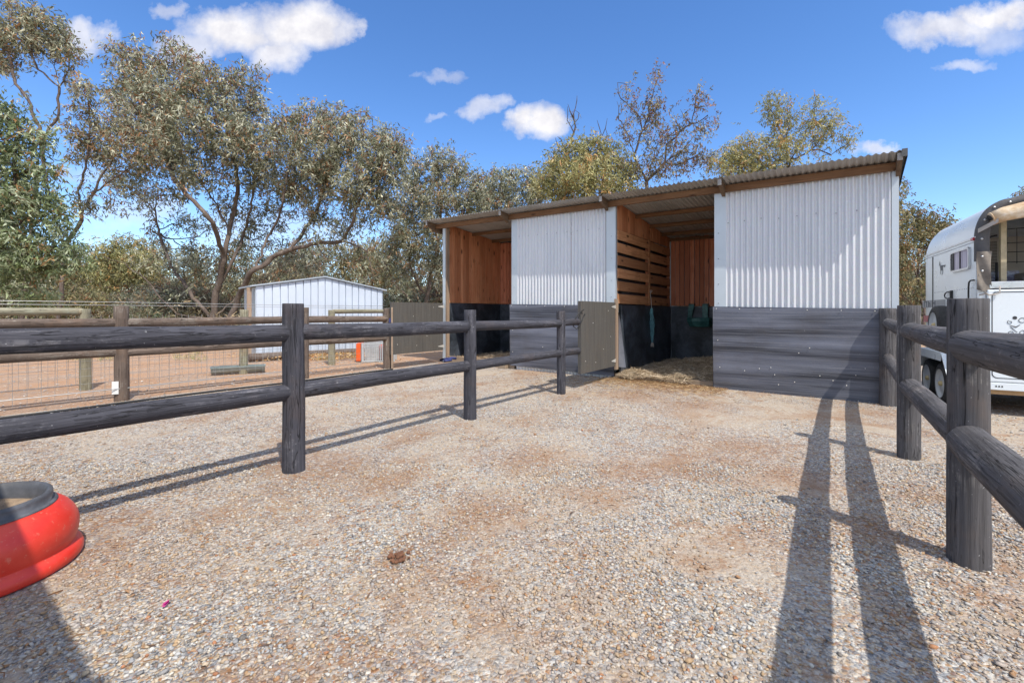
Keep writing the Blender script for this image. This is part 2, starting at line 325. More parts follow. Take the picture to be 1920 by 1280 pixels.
PATCH = [(480, 1255, .20), (640, 1215, .13), (620, 880, .45), (700, 905, .3), (905, 965, .38), (760, 1050, .16), (880, 1090, .14), (1180, 880, .35), (1390, 1010, .2), (1300, 1040, .16), (1240, 725, .7), (1180, 740, .6), (1300, 760, .5),
         (200, 985, .28), (190, 1040, .16), (1010, 860, .4), (1100, 930, .25), (420, 960, .2), (1650, 990, .3), (1740, 930, .3), (1480, 900, .3), (300, 1100, .12), (930, 1180, .14), (1400, 840, .5), (1860, 1120, .2), (1650, 775, .4)]
PATCH = [(G(a, b).x, G(a, b).y, r) for a, b, r in PATCH]
def groundmat(name, kind):
    m, t, b = newmat(name); v = oc(t)
    v2 = t.n('ShaderNodeVectorMath', {0: v, 1: t.vscale(t.n('ShaderNodeTexNoise', {'Vector': v, 'Scale': 30.}).outputs[1], (.02, .02, .02))}, operation='ADD').outputs[0]
    big = t.noise(v, .42, 5, .62, .4); mid = t.noise(v, 1.5, 5, .65, .3); fine = t.noise(v, 160., 4, .7)
    cell = t.n('ShaderNodeTexVoronoi', {'Vector': v2, 'Scale': 58.}); cell2 = t.n('ShaderNodeTexVoronoi', {'Vector': v2, 'Scale': 125.})
    def stones(c):
        s_ = t.n('ShaderNodeSeparateColor', {0: c.outputs['Color']})
        return t.ramp(s_.outputs[0], [(0, (.13, .13, .14)), (.12, (.30, .31, .33)), (.34, (.52, .51, .49)), (.48, (.72, .68, .61)), (.60, (.52, .41, .29)), (.76, (.40, .25, .14)), (.92, (.36, .15, .06)), (.96, (.08, .07, .07))], 'CONSTANT')
    st = t.mix(1., t.mix(.5, stones(cell), stones(cell2)), (.90, .90, .88), 'MULTIPLY')
    if kind == 'gravel':
        sand = t.mix(t.mr(fine, .3, .7), (.31, .25, .185), (.52, .44, .345))
        msk = t.math('MULTIPLY', t.mr(t.math('ADD', t.math('MULTIPLY', big, .6), t.math('MULTIPLY', mid, .4)), .47, .56), .72)
        base = t.mix(msk, st, sand)
        brown = t.math('MAXIMUM', t.mr(t.noise(v, .9, 6, .7, .8), .50, .64, 0., .62), t.mr(t.noise(v, 3.1, 5, .7, .6), .57, .66, 0., .6))
        sp_ = t.n('ShaderNodeSeparateXYZ', {0: t.n('ShaderNodeVectorMath', {0: v, 1: t.n('ShaderNodeVectorMath', {0: t.n('ShaderNodeTexNoise', {'Vector': v, 'Scale': 2.6, 'Detail': 7., 'Roughness': .68}).outputs[1], 1: (-.5, -.5, -.5)}, operation='ADD').outputs[0]}, operation='ADD').outputs[0]})
        pa = None
        for (X_, Y_, r_) in PATCH:
            dx = t.math('SUBTRACT', sp_.outputs[0], X_); dy = t.math('SUBTRACT', sp_.outputs[1], Y_)
            e_ = t.mr(t.math('SQRT', t.math('ADD', t.math('MULTIPLY', dx, dx), t.math('MULTIPLY', dy, dy))), r_ * 1.25, r_ * .2)
            pa = e_ if pa is None else t.math('MAXIMUM', pa, e_)
        brown = t.math('MAXIMUM', brown, t.math('MULTIPLY', t.math('MULTIPLY', pa, t.mr(t.noise(v, 26., 4, .7), .34, .6)), .85))
        base = t.mix(brown, base, (.27, .135, .06))
        hgt = t.math('MULTIPLY', t.math('SUBTRACT', 1., cell.outputs[0]), t.math('SUBTRACT', 1., t.math('MULTIPLY', msk, .7)))
        hgt = t.math('ADD', hgt, t.math('MULTIPLY', fine, .35))
        S(t, b, base=base, rough=.9, spec=.25, normal=bump(t, hgt, .012, 1.))
    else:
        sand = t.mix(t.mr(fine, .3, .7), (.36, .185, .095), (.56, .335, .195))
        base = t.mix(t.mr(mid, .38, .58, .45, .85), st, sand)
        sxy = t.n('ShaderNodeSeparateXYZ', {0: v})
        far = t.mr(t.math('ADD', sxy.outputs[1], t.math('MULTIPLY', big, 6.)), 15., 24.)
        base = t.mix(far, base, t.mix(t.mr(mid, .4, .65), (.22, .15, .085), (.40, .32, .19)))
        S(t, b, base=base, rough=.95, spec=.2, normal=bump(t, t.math('ADD', t.math('SUBTRACT', 1., cell.outputs[0]), fine), .012, .9))
    return m
m_gravel = groundmat('gravel_ground', 'gravel'); m_dirt = groundmat('dirt_ground', 'dirt')

# ------------------------------------------------------------------ ground
mb = MB(); mb.grid(lambda u, v: ((u - .5) * 900, (v - .5) * 900, -.006), 8, 8)
tag(mb.build('ground', m_dirt), kind='structure')
A = Vector((-5.2, 6.25, 0)); D = Vector((.6, .8, 0))
edge = [A + D * k + Vector((-.8, .6, 0)) * (.06 * math.sin(k * 2.3) + .05 * math.sin(k * 5.1)) for k in np.linspace(-16, 7, 60)]
mb = MB(); mb.poly([(x.x, x.y, 0) for x in edge][::-1] + [(-14, -9, 0), (26, -9, 0), (26, 15.5, 0), (0, 15.5, 0)][::1])
tag(mb.build('gravel_yard', m_gravel), kind='structure')

# ------------------------------------------------------------------ horse shelter (local x along the front to the right, y into the stalls)
SH = empty('horse_shelter', (4.8, 6.02, 0), 'long corrugated iron and timber horse shelter with two open stalls and black rubber skirting', 'horse shelter', math.atan2(-.6, .8))
def tl(p): return (p[0], p[1], p[2] + .02 * (-p[0]) * min(1, max(0, p[2] / 1.2)))
def roofz(y): return 3.185 - .095 * (y + .35)
WX0, XM0, XM1, XP0, XP1 = -7.98, -6.0, -3.655, -1.985, .226      # left end, mid panel, right panel
BL = 1.245
def corr(mbx, x0, x1, y, z0, z1fn, out=-1, amp=.015, pitch=.076, per=10):
    n = max(4, int((x1 - x0) / pitch * per))
    def fn(u, v):
        x = x0 + (x1 - x0) * u; zt = z1fn(x) if callable(z1fn) else z1fn
        return (x, y + out * amp * math.cos(2 * math.pi * x / pitch), z0 + (zt - z0) * v)
    return mbx.grid(fn, n, 1)
# corrugated cladding
mb = corr(MB(), XP0 + .16, XP1 - .05, 0, 1.2, 3.09); o = mb.build('wall_panel', m_galv, SH, tl, True)
o['label'] = 'wide corrugated iron front panel nearest the trailer'
mb = corr(MB(), XM0 + .14, XM0 + 1.42, 0, 1.2, 3.09); corr(mb, XM0 + 1.435, XM1 - .17, .004, 1.2, 3.09)
o = mb.build('wall_panel', m_galv, SH, tl, True); o['label'] = 'corrugated iron front panel between the two stall openings'
corr(MB(), XM0 + .1, XM1 - .1, .012, -.02, .4).build('kick_sheet', m_galv, SH, None, True)
# outer side, back walls
def side(x, out):
    m = MB(); n = 40 * 9
    def fn(u, v):
        y = .02 + 3.1 * u; return (x + out * .0085 * math.cos(2 * math.pi * y / .076), y, .02 + (roofz(y) - .06 - .02) * v)
    return m.grid(fn, n, 1).build('side_wall', m_galv, SH, tl, True)
side(XP1 + .005, 1); side(WX0 - .05, -1)
m_ = MB(); m_.grid(lambda u, v: (WX0 + (XP1 - WX0) * u, 3.14 + .0085 * math.cos(2 * math.pi * (WX0 + (XP1 - WX0) * u) / .076), .02 + (2.842 - .02) * v), 1000, 1).build('back_wall', m_galv, SH, tl, True)
# flashings
def flash(x0, x1, z0=1.2, z1=3.1, y=-.012): return MB().box(x0, x1, y - .004, y, z0, z1).build('flashing', m_flash, SH, tl)
flash(XP0, XP0 + .17); flash(XP1 - .055, XP1 + .018); flash(XM0, XM0 + .15); flash(XM1 - .18, XM1); flash(WX0 - .07, WX0 + .02, .02)
MB().box(XP1 + .014, XP1 + .018, -.012, .09, 1.2, 3.1).build('flashing', m_flash, SH, tl)
MB().box(WX0 - .074, WX0 - .07, -.012, .09, .02, 3.1).build('flashing', m_flash, SH, tl)
# black rubber skirts: slightly wavy sheets
def skirt(x0, x1, z0, z1, y=-.03, label=None):
    m = MB()
    def fn(u, v):
        x = x0 + (x1 - x0) * u; zz = z0(x) if callable(z0) else z0; z = zz + (z1 - zz) * v
        return (x, y + .003 * math.sin(z * 17 + .5 * math.sin(x * 1.3)) + .004 * math.sin(x * 3.1 + z * 5), z)
    m.grid(fn, 60, 60)
    m.grid(lambda u, v: (lambda q: (q[0], q[1] + .012, q[2]))(fn(u, v)), 60, 60)
    m.box(x0, x1, y + .003, y + .009, z1 - .002, z1 + .002)
    for xx in (x0, x1): m.box(xx - .002, xx + .002, y - .006, y + .018, (z0(xx) if callable(z0) else z0), z1)
    o = m.build('rubber_skirt', m_rubber, SH, tl, True)
    if label: o['label'] = label
skirt(XP0 - .015, XP1 + .03, 0., BL, label='streaky black rubber skirt below the wide panel')
skirt(XM0 - .03, XM1 - .02, lambda x: .07 - .03 * (x + 6) / 2.3, BL)
def small(name, prof, mat, parent, loc, axis='y', n=8, first={}):
    key = (name, mat.name, str(prof))
    if key not in first: first[key] = MB().lathe(prof, n, (0, 0, 0), axis).build(name, mat, parent, None, True); first[key].location = loc; return first[key]
    o = first[key].copy(); col.objects.link(o); o.parent = parent; o.location = loc; return o
def screw(mbx, x, z, y=-.04, r=.0065): small('screw_head', [(.001, -.009), (r, -.006), (r, 0)], mbx, SH, (x, y, z + .02 * -x))
mb = m_screw
for x in (-1.95, -1.62, -1.2, -.75, -.36, .0, .17): screw(mb, x, BL - .03)
for x, z in ((-1.93, .72), (-1.9, .3), (-1.55, .28), (-1.15, .26), (-.6, .3), (-.72, .68), (-.45, .25), (-.1, .45), (-1.35, .33), (-1.1, .12), (-.9, .18), (-1.2, .36), (-.3, .2), (.1, .7), (-.85, .6), (-.2, .35)): screw(mb, x, z)
for x in (-5.98, -5.6, -5.15, -4.7, -4.2, -3.72): screw(mb, x, BL - .03)
for x, z in ((-5.95, .7), (-4.3, .65), (-4.32, .3), (-5.2, .4), (-5.95, .25)): screw(mb, x, z)
mb = m_screwd
for i, x in enumerate(np.arange(XP0 + .2, XP1 - .1, .228)):
    screw(mb, x, 2.55 + .012 * (i % 3), -.016, .007)
for i, x in enumerate(np.arange(XM0 + .2, XM1 - .2, .228)): screw(mb, x, 2.66, -.016, .006)
for z in (1.3, 1.6, 2.0, 2.4): screw(mb, XP0 + .06, z, -.016, .007); screw(mb, XM1 - .08, z + .1, -.016, .006); screw(mb, XM0 + .07, z, -.016, .006)
# roof
RX0, RX1 = -8.42, .30
mb = MB()
nn = int((RX1 - RX0) / .076 * 10)
def rf(u, v, k=0):
    x = RX0 + (RX1 - RX0) * u; y = -.36 + 3.75 * v; return (x, y, roofz(y) + .0105 * math.cos(2 * math.pi * x / .076) + k)
mb.grid(rf, nn, 6); mb.grid(lambda u, v: rf(u, v, .0012), nn, 6)
def rtl(p): return (p[0], p[1], p[2] + .02 * -p[0])
roof = mb.build('roof', m_roof, SH, rtl, True)
# purlins follow the roof
for i, y in enumerate((-.02, .93, 1.72, 2.45, 3.0)):
    hgt = .10 if i == 0 else .07
    z = roofz(y) - .026
    mb = MB()
    if i == 0: mb.box(RX0 + .05, RX1 - .09, y - .045, y - .003, z - hgt, z)
    else: mb.box(WX0, XP1 - .02, y - .02, y + .022, z - hgt, z)
    mb.build('purlin', m_beam, SH, rtl)
# rafters
for x in (-8.27, -6.07, -3.80, -1.84, .235):
    mb = MB(); h = .17; za, zb = roofz(-.33) - .115 + .1, roofz(3.1) - .115 + .1
    yb = 3.1
    mb.hexa([(x - .024, -.33, za - .085), (x + .024, -.33, za - .085), (x + .024, -.06, roofz(-.06) - .2), (x - .024, -.06, roofz(-.06) - .2),
             (x - .024, -.33, za - .002), (x + .024, -.33, za - .002), (x + .024, -.06, roofz(-.06) - .017), (x - .024, -.06, roofz(-.06) - .017)])
    if x < -8 or x > .2: mb.hexa([(x - .024, -.06, roofz(-.06) - .2), (x + .024, -.06, roofz(-.06) - .2), (x + .024, yb, roofz(yb) - .2), (x - .024, yb, roofz(yb) - .2),
             (x - .024, -.06, roofz(-.06) - .017), (x + .024, -.06, roofz(-.06) - .017), (x + .024, yb, roofz(yb) - .017), (x - .024, yb, roofz(yb) - .017)])
    rr = mb.build('rafter', m_rafter, SH, rtl)
    MB().box(x - .0262, x + .0262, -.336, -.33, za - .09, za - .0).build('end_cap', m_endgrain, rr, rtl)
# right barge capping
mb = MB(); mb.hexa([(RX1 - .05, -.365, roofz(-.36) - .075), (RX1 + .005, -.365, roofz(-.36) - .075), (RX1 + .005, 3.4, roofz(3.4) - .075), (RX1 - .05, 3.4, roofz(3.4) - .075),
    (RX1 - .05, -.365, roofz(-.36) + .02), (RX1 + .005, -.365, roofz(-.36) + .02), (RX1 + .005, 3.4, roofz(3.4) + .02), (RX1 - .05, 3.4, roofz(3.4) + .02)])
mb.f = [f for i, f in enumerate(mb.f) if i not in (0, 5)]
mb.build('barge_capping', plain('dull_barge_metal', (.10, .10, .10), .5, .4, .2), SH, rtl)
# interior boarding
def boards_y(x, y0, y1, z0, z1fn, th=.02, w=.105, mat=m_pinev, name='board_wall', gap=.009, side=1, topgap=0):
    m = MB(); y = y0
    while y < y1 - .02:
        ww = min(w * random.uniform(.93, 1.07), y1 - y); j = random.uniform(0, .006)
        zt0, zt1 = (z1fn(y), z1fn(y + ww)) if callable(z1fn) else (z1fn, z1fn)
        m.hexa([(x + j, y, z0), (x + th + j, y, z0), (x + th + j, y + ww - gap, z0), (x + j, y + ww - gap, z0), (x + j, y, zt0), (x + th + j, y, zt0), (x + th + j, y + ww - gap, zt1), (x + j, y + ww - gap, zt1)])
        y += ww
    return m.build(name, mat, SH, tl)
def boards_x(y, x0, x1, z0, z1, th=.02, w=.11, mat=m_pinev2, gap=.012):
    m = MB(); x = x0; i = 0
    while x < x1 - .02:
        ww = min(w * random.uniform(.9, 1.12), x1 - x); j = random.uniform(0, .012); zz = z1 - random.uniform(0, .022)
        m.box(x, x + ww - gap, y + j, y + th + j, z0, zz); x += ww; i += 1
    return m.build('board_wall', mat, SH, tl)
topf = lambda y: roofz(y) - .02
boards_y(WX0 + .005, .09, 3.0, BL + .02, topf)
MB().box(WX0 + .002, WX0 + .05, .0, .09, .0, 3.06).build('door_post', m_postlt, SH, tl)
boards_x(2.06, WX0 + .03, XM0 + .9, BL + .02, 2.93, mat=m_pinev2)
boards_x(3.0, XM1 + .03, XP1 - .02, BL + .03, 2.858)
boards_y(XM1 - .02, .05, 3.0, 2.63, topf, mat=m_pinev, w=.12)
boards_y(XP1 - .06, .05, 3.0, BL + .02, topf, mat=m_pinev2)
# slatted partition
mb = MB(); mb2 = MB()
zs = BL + .04
for k in range(6):
    z0 = zs + k * .232
    for (ya, yb, dz) in ((.06, 1.62, 0), (1.64, 2.98, -.012)):
        j = random.uniform(-.004, .004); mb.hexa([(XM1 - .005 + j, ya, z0 + dz), (XM1 + .017 + j, ya, z0 + dz), (XM1 + .017 + j, yb, z0 + dz - .008), (XM1 - .005 + j, yb, z0 + dz - .008),
              (XM1 - .005 + j, ya, z0 + dz + .172), (XM1 + .017 + j, ya, z0 + dz + .172), (XM1 + .017 + j, yb, z0 + dz + .164), (XM1 - .005 + j, yb, z0 + dz + .164)])
mb.build('slat_wall', m_piney, SH, tl)
for y in (.03, 1.6, 2.96): MB().box(XM1 - .055, XM1 - .006, y, y + .07, BL - .02, 2.65).build('upright', m_postlt if y < .1 else m_pinev2, SH, tl)
MB().box(XM1 + .018, XM1 + .03, 1.585, 1.66, BL + .02, 2.64).build('upright', m_piney, SH, tl)
# dark sheeting behind the slats on the other side of the partition
MB().box(XM1 - .075, XM1 - .066, .05, 3.0, .1, 2.64).build('partition_lining', m_rubin, SH, tl)
# rubber lining inside
def lin(pts, th, name='rubber_lining', mat=m_rubin):
    m = MB(); m.grid(lambda u, v: (pts[0][0] + (pts[1][0] - pts[0][0]) * u + .006 * math.sin(9 * v + 5 * u), pts[0][1] + (pts[1][1] - pts[0][1]) * u + .008 * math.sin(7 * v + 4 * u), .03 + (BL - .02) * v), 24, 24)
    m.grid(lambda u, v: (pts[0][0] + (pts[1][0] - pts[0][0]) * u + th[0], pts[0][1] + (pts[1][1] - pts[0][1]) * u + th[1], .03 + (BL - .02) * v), 1, 1)
    m.build(name, mat, SH, tl, True)
lin([(WX0 + .03, .1), (WX0 + .03, 3.0)], (-.02, 0)); lin([(WX0 + .04, 2.05), (XM0 + .9, 2.05)], (0, .02))
lin([(XM1 + .035, .12), (XM1 + .035, 2.98)], (-.02, 0)); lin([(XM1 + .04, 2.985), (XP1 - .05, 2.985)], (0, .02)); lin([(XP1 - .08, .05), (XP1 - .08, 2.98)], (.02, 0))
# curled rubber flap at the door post and posts
mb = MB(); mb.grid(lambda u, v: (XM1 + .03 + .16 * u * (1 - v) ** .8 * .9 + .01, .03 - .02 * u, .2 + .95 * v), 10, 16); mb.build('rubber_flap', plain('pale_rubber', (.30, .33, .38), .5, 0, .2), SH, tl, True)
MB().box(XM1 - .005, XM1 + .035, -.06, .03, .16, BL + .12).build('door_post', m_postlt, SH, tl)
MB().box(XP0 - .01, XP0 + .05, .01, .06, 0, 3.06).build('door_post', m_postlt, SH, tl)
MB().box(XM0 - .01, XM0 + .05, .01, .06, 0, 3.06).build('door_post', m_postlt, SH, tl)
MB().box(XM1 - .04, XM1 - .0, .0, .05, BL - .1, 3.08).build('corner_angle', m_shedtrim, SH, tl)
MB().box(XM1 - .06, XP0 - .02, .06, .11, -.01, .085).build('door_sill', m_sill, SH, None, bevel=.006)
MB().box(WX0, XM0 + .05, .02, .07, -.01, .16).build('door_sill', m_sill, SH, None, bevel=.006)
MB().box(XM0 - .28, XM0 - .1, -.1, .02, 0, .12).build('step_block', m_sill, SH, None, bevel=.006)
# stable doors swung open towards the yard
def door(x, wdt, lab, z0=.16, z1=1.30, ang=0):
    d = bpy.data.objects.new('stable_door', None); col.objects.link(d); d.parent = SH; d.location = (x, -.07, .02 * -x); d.rotation_euler = (0, 0, ang); d['label'] = lab
    MB().box(-.018, .018, -wdt, 0, z0, z1).build('door_leaf', m_door, d, bevel=.004)
    MB().box(-.04, -.0185, -wdt, -wdt + .09, z0, z1).build('door_frame', m_endgrain if False else m_door, d, bevel=.003)
    MB().box(-.04, -.0185, -.09, 0, z0, z1).build('door_frame', m_door, d, bevel=.003)
    MB().box(-.04, -.0185, -wdt + .092, -.092, z1 - .09, z1).build('door_frame', m_door, d, bevel=.003)
    MB().box(-.04, -.0185, -wdt + .092, -.092, z0, z0 + .09).build('door_frame', m_door, d, bevel=.003)
    for z in (z1 - .08, z0 + .1):
        mb = MB(); mb.hexa([(.019, -.16, z - .006), (.023, -.16, z - .006), (.023, .03, z - .035), (.019, .03, z - .035), (.019, -.16, z + .006), (.023, -.16, z + .006), (.023, .03, z + .035), (.019, .03, z + .035)])
        mb.build('hinge', m_screw, d)
    for (y, z) in ((-.3, 1.15), (-.9, .95), (-.2, .7), (-wdt + .15, .35), (-.8, .3), (-.5, .5)): small('screw_head', [(.007, 0), (.001, .006)], m_screw, d, (.018, y, z), 'x')
    return d
door(XM1 + .0, 1.32, 'open grey ply stable door of the wider stall', ang=R(1))
dd = door(WX0 - .02, 1.48, 'open dark stable door of the far stall', .14, 1.25, ang=R(-1))
# strap loop on the near door
# ------------------------------------------------------------------ things in the stall
M_SH = Matrix.Translation(SH.location) @ Matrix.Rotation(math.atan2(-.6, .8), 4, 'Z')
def shw(x, y, z=0): return M_SH @ Vector((x, y, z))
sa = math.atan2(-.6, .8)
# feeder: hook-over manger
fe = empty('wall_feeder', shw(XM1 + .45, 2.92, 0), 'dark green plastic manger hooked over the rubber lining in the stall corner', 'feeder', sa)
mb = MB(); out = []
prof = [(0, .0), (.03, -.22), (.16, -.33), (.34, -.33), (.5, -.24), (.54, .0)]
def ring(s, z): return [(.27 + (x - .27) * s, y * s if y else 0, z) for (x, y) in prof]
b0 = len(mb.v)
rings = [(.82, .88), (1., 1.0), (1., 1.06), (1.05, 1.075), (.95, 1.075), (.93, 1.0), (.8, .91)]
for (s, z) in rings: mb.v += ring(s, z)
n = len(prof)
for i in range(len(rings) - 1):
    for k in range(n): a, c = b0 + i * n + k, b0 + i * n + (k + 1) % n; mb.f.append((a, c, c + n, a + n))
mb.f.append(tuple(b0 + k for k in range(n))[::-1]); mb.f.append(tuple(b0 + (len(rings) - 1) * n + k for k in range(n)))
mb.build('feed_bowl', m_feeder, fe)
mb = MB()
for (x0, x1, s) in ((-.02, .07, 1), (.30, .42, 0)):
    mb.hexa([(x0, -.03, 1.05), (x1, -.03, 1.05), (x1, .0, 1.05), (x0, .0, 1.05), (x0 + .03 * s, -.03, 1.36), (x1 + .06 * s, -.03, 1.36), (x1 + .06 * s, .0, 1.36), (x0 + .03 * s, .0, 1.36)])
    mb.box(x0 + .03 * s, x1 + .06 * s, -.035, .1, 1.36, 1.385)
mb.build('hook_arm', m_feeder, fe, bevel=.008)
# hay net
hn = empty('hay_net', shw(XM1 + .07, 1.62, 0), 'empty blue green hay net hanging from the slatted partition', 'hay net', sa)
mb = MB()
for k in range(26):
    a0 = k * 2.4; r0 = .018 + .03 * random.random(); pts = []
    top = 1.28
    for j in range(26):
        q = j / 25; z = top - .72 * q + (.04 if k % 2 else 0) * q; rr = r0 * (.35 + 1.1 * math.sin(math.pi * min(1, q * 1.02)) ** .7)
        a = a0 + q * 9 * (1 if k % 2 else -1); pts.append((rr * math.cos(a) * .8, rr * math.sin(a) + .045 * q, z))
    mb.tube(pts, .0045, 4)
mb.build('net', m_net, hn, None, True)
mb = MB(); mb.tube([(0, 0, 1.26), (-.005, .0, 1.42), (-.03, 0, 1.62)], .006, 6); mb.tube([(-.02, 0, 1.6), (.01, .02, 1.64), (-.02, .03, 1.66), (-.04, 0, 1.62)], .008, 6); mb.build('cord', m_string, hn, None, True)
mb = MB()
for k in range(8): a = k * .8; mb.tube([(0, .045, .58), (.02 * math.cos(a), .045 + .02 * math.sin(a), .54), (.03 * math.cos(a), .045 + .03 * math.sin(a), .49 - .03 * random.random())], .007, 5)
mb.build('knot', m_string, hn, None, True)
# straw
def strands(name, pts, L, W, cols, lift=.03, mat=m_straw, flat=.25):
    n = len(pts); a = rng.normal(size=(n, 3)); a[:, 2] = np.abs(a[:, 2]) * flat; a /= np.linalg.norm(a, axis=1)[:, None]
    w_ = np.cross(a, rng.normal(size=(n, 3))); w_ /= np.linalg.norm(w_, axis=1)[:, None]
    Ls = L * rng.uniform(.4, 1.3, n)[:, None]; Ws = W * rng.uniform(.6, 1.3, n)[:, None]; bend = rng.normal(size=(n, 3)) * Ls * .12
    p0 = pts - a * Ls * .5; p1 = pts + bend; p2 = pts + a * Ls * .5
    p0[:, 2] = np.maximum(p0[:, 2], .004); p1[:, 2] = np.maximum(p1[:, 2], .006); p2[:, 2] = np.maximum(p2[:, 2], .004)
    Vv = np.stack([p0 - w_ * Ws, p0 + w_ * Ws, p1 - w_ * Ws, p1 + w_ * Ws, p2 - w_ * Ws * .6, p2 + w_ * Ws * .6], 1).reshape(-1, 3)
    i = np.arange(n)[:, None] * 6; Fq = np.concatenate([i + [0, 1, 3, 2], i + [2, 3, 5, 4]], 0)
    c = np.array(cols)[rng.integers(0, len(cols), n)] * rng.uniform(.7, 1.2, (n, 1)); c = np.concatenate([c, np.ones((n, 1))], 1)
    return np_mesh(name, Vv, Fq, np.repeat(c, 6, 0), mat)
STR = [(.52, .40, .26), (.62, .50, .35), (.42, .31, .19), (.33, .27, .19), (.70, .58, .42)]
def sloc(x, y, z):
    c, s = .8, .6; return np.stack([4.8 + c * x + s * y, 6.02 - s * x + c * y, z], 1)
n = 17000; x = rng.uniform(XM1 + .05, XP0 + 1.6, n); y = rng.uniform(.13, 2.95, n)
x[:1500] = XM1 + .1 + 1.2 * rng.random(1500) ** 1.6; y[:1500] = rng.uniform(-.12, .35, 1500)
def heap(x, y): return .09 + .24 * np.exp(-((x + 2.1) / .9) ** 2 - ((y - 1.7) / 1.0) ** 2) * np.clip(y / .5, 0, 1) + .05 * np.sin(x * 7) * np.sin(y * 6)
z = heap(x, y) * rng.uniform(.9, 1.12, n)
tag(strands('straw_bedding', sloc(x, y, z), .17, .0026, STR), 'deep straw bedding heaped on the floor of the wider stall', 'straw', kind='stuff')
mb = MB(); mb.grid(lambda u, v: (lambda X, Y: tuple(shw(X, Y, float(heap(X, Y)) - .02)))(XM1 + .05 + (XP1 - .12 - XM1) * u, .12 + 2.85 * v), 50, 30)
mb.build('straw_mound', plain('matted_straw', (.33, .255, .17), .95, 0, .4, 30, .02), bpy.data.objects['straw_bedding'], None, True)
n = 2600; x = rng.uniform(WX0 + .1, XM0 + .8, n); y = rng.uniform(.1, 2.0, n); z = .12 + .1 * rng.random(n) * np.clip((x - WX0) / 1.6, 0, 1) + .08 * np.clip((x - WX0 - .8), 0, 1)
tag(strands('straw_bedding', sloc(x, y, z), .16, .0026, STR), 'straw scattered on the floor of the far stall', 'straw', kind='stuff')
mb = MB(); mb.grid(lambda u, v: tuple(shw(WX0 + .05 + 3.9 * u, .08 + 2.9 * v, .1)), 4, 4).build('dirt_floor', m_dirt, bpy.data.objects['straw_bedding.001'])
n = 5200; x = np.concatenate([rng.uniform(XM1 - .2, XP0 + .2, 3600), rng.normal(-3.2, 1.3, 1600)]); y = -np.abs(np.concatenate([rng.normal(0, .42, 3600) + .02, rng.normal(.6, .9, 1600)])) + .04
tag(strands('straw_litter', sloc(x, y, .006 + .014 * rng.random(n)), .07, .0022, [(.50, .34, .17), (.38, .22, .10), (.60, .45, .26), (.25, .13, .06)], flat=.05), 'brown straw litter trodden over the ground before the stalls', 'straw', kind='stuff')

# ------------------------------------------------------------------ log fences
def logobj(name, p0, p1, r0, r1, mat, parent, dome=.0, seed=0, wob=.006, flat_top=True, nseg=22):
    p0, p1 = Vector(p0), Vector(p1); L = (p1 - p0).length; ax = (p1 - p0).normalized()
    n = max(6, int(L / .06)); rg = random.Random(seed * 7 + 3); ph = [rg.uniform(0, 6.28) for _ in range(10)]
    mb = MB()
    zs_ = [L * i / n for i in range(n + 1)]
    prof = [(z, 1.) for z in zs_]
    if dome: prof = [(0, .02), (dome * .12, .45), (dome * .4, .78), (dome * .75, .95)] + [(dome + (L - 2 * dome) * i / n, 1.) for i in range(n + 1)] + [(L - dome * .75, .95), (L - dome * .4, .78), (L - dome * .12, .45), (L, .02)]
    else: prof = [(0, .001)] + prof[:-1] + [(L - .004, 1.), (L, .965), (L, .001)]
    for (z, k) in prof:
        q = z / L; r = (r0 + (r1 - r0) * q) * k
        cx = .012 * math.sin(q * 3.1 + ph[0]) * wob / .006 * .5; cy = .012 * math.sin(q * 4.3 + ph[1]) * wob / .006 * .5
        for j in range(nseg):
            a = 2 * math.pi * j / nseg
            rr = r * (1 + .035 * math.sin(2 * a + ph[2] + q * 1.3) + .022 * math.sin(3 * a + ph[3] - q * 2) + .012 * math.sin(7 * a + ph[4]) + .012 * math.sin(z * 9 + ph[5] + a) + .009 * math.sin(11 * a + ph[6] + z * 2))
            mb.v.append((cx + rr * math.cos(a), cy + rr * math.sin(a), z))
    for i in range(len(prof) - 1):
        for j in range(nseg): a, c = i * nseg + j, i * nseg + (j + 1) % nseg; mb.f.append((a, c, c + nseg, a + nseg))
    me = bpy.data.meshes.new(name); me.from_pydata(mb.v, [], mb.f); me.update()
    o = link(name, me, mat, None, True)
    M = ax.to_track_quat('Z', 'X' if abs(ax.x) < .9 else 'Y').to_matrix().to_4x4(); M.translation = p0
    o.parent = parent; o.matrix_parent_inverse = parent.matrix_basis.inverted() if parent else Matrix(); o.matrix_basis = M
    return o
def fence(name, label, base, posts, rails, mat, rmat=None, group=None):
    """posts: (x, y, height, radius); rails: (from, to, z0, z1, r)"""
    root = empty(name, (posts[0][0], posts[0][1], 0), label, 'fence', 0, group)
    for i, (x, y, h, r) in enumerate(posts): logobj('post', (x, y, -.1), (x + .004 * math.sin(i * 3), y + .006 * math.cos(i * 2), h), r * 1.02, r * .97, mat, root, seed=base + i, wob=.002)
    for i, (a, c, z0, z1, r) in enumerate(rails): logobj('rail', (a[0], a[1], z0), (c[0], c[1], z1), r, r * random.uniform(.93, 1.03), rmat or mat, root, dome=.05, seed=base + 50 + i)
    return root
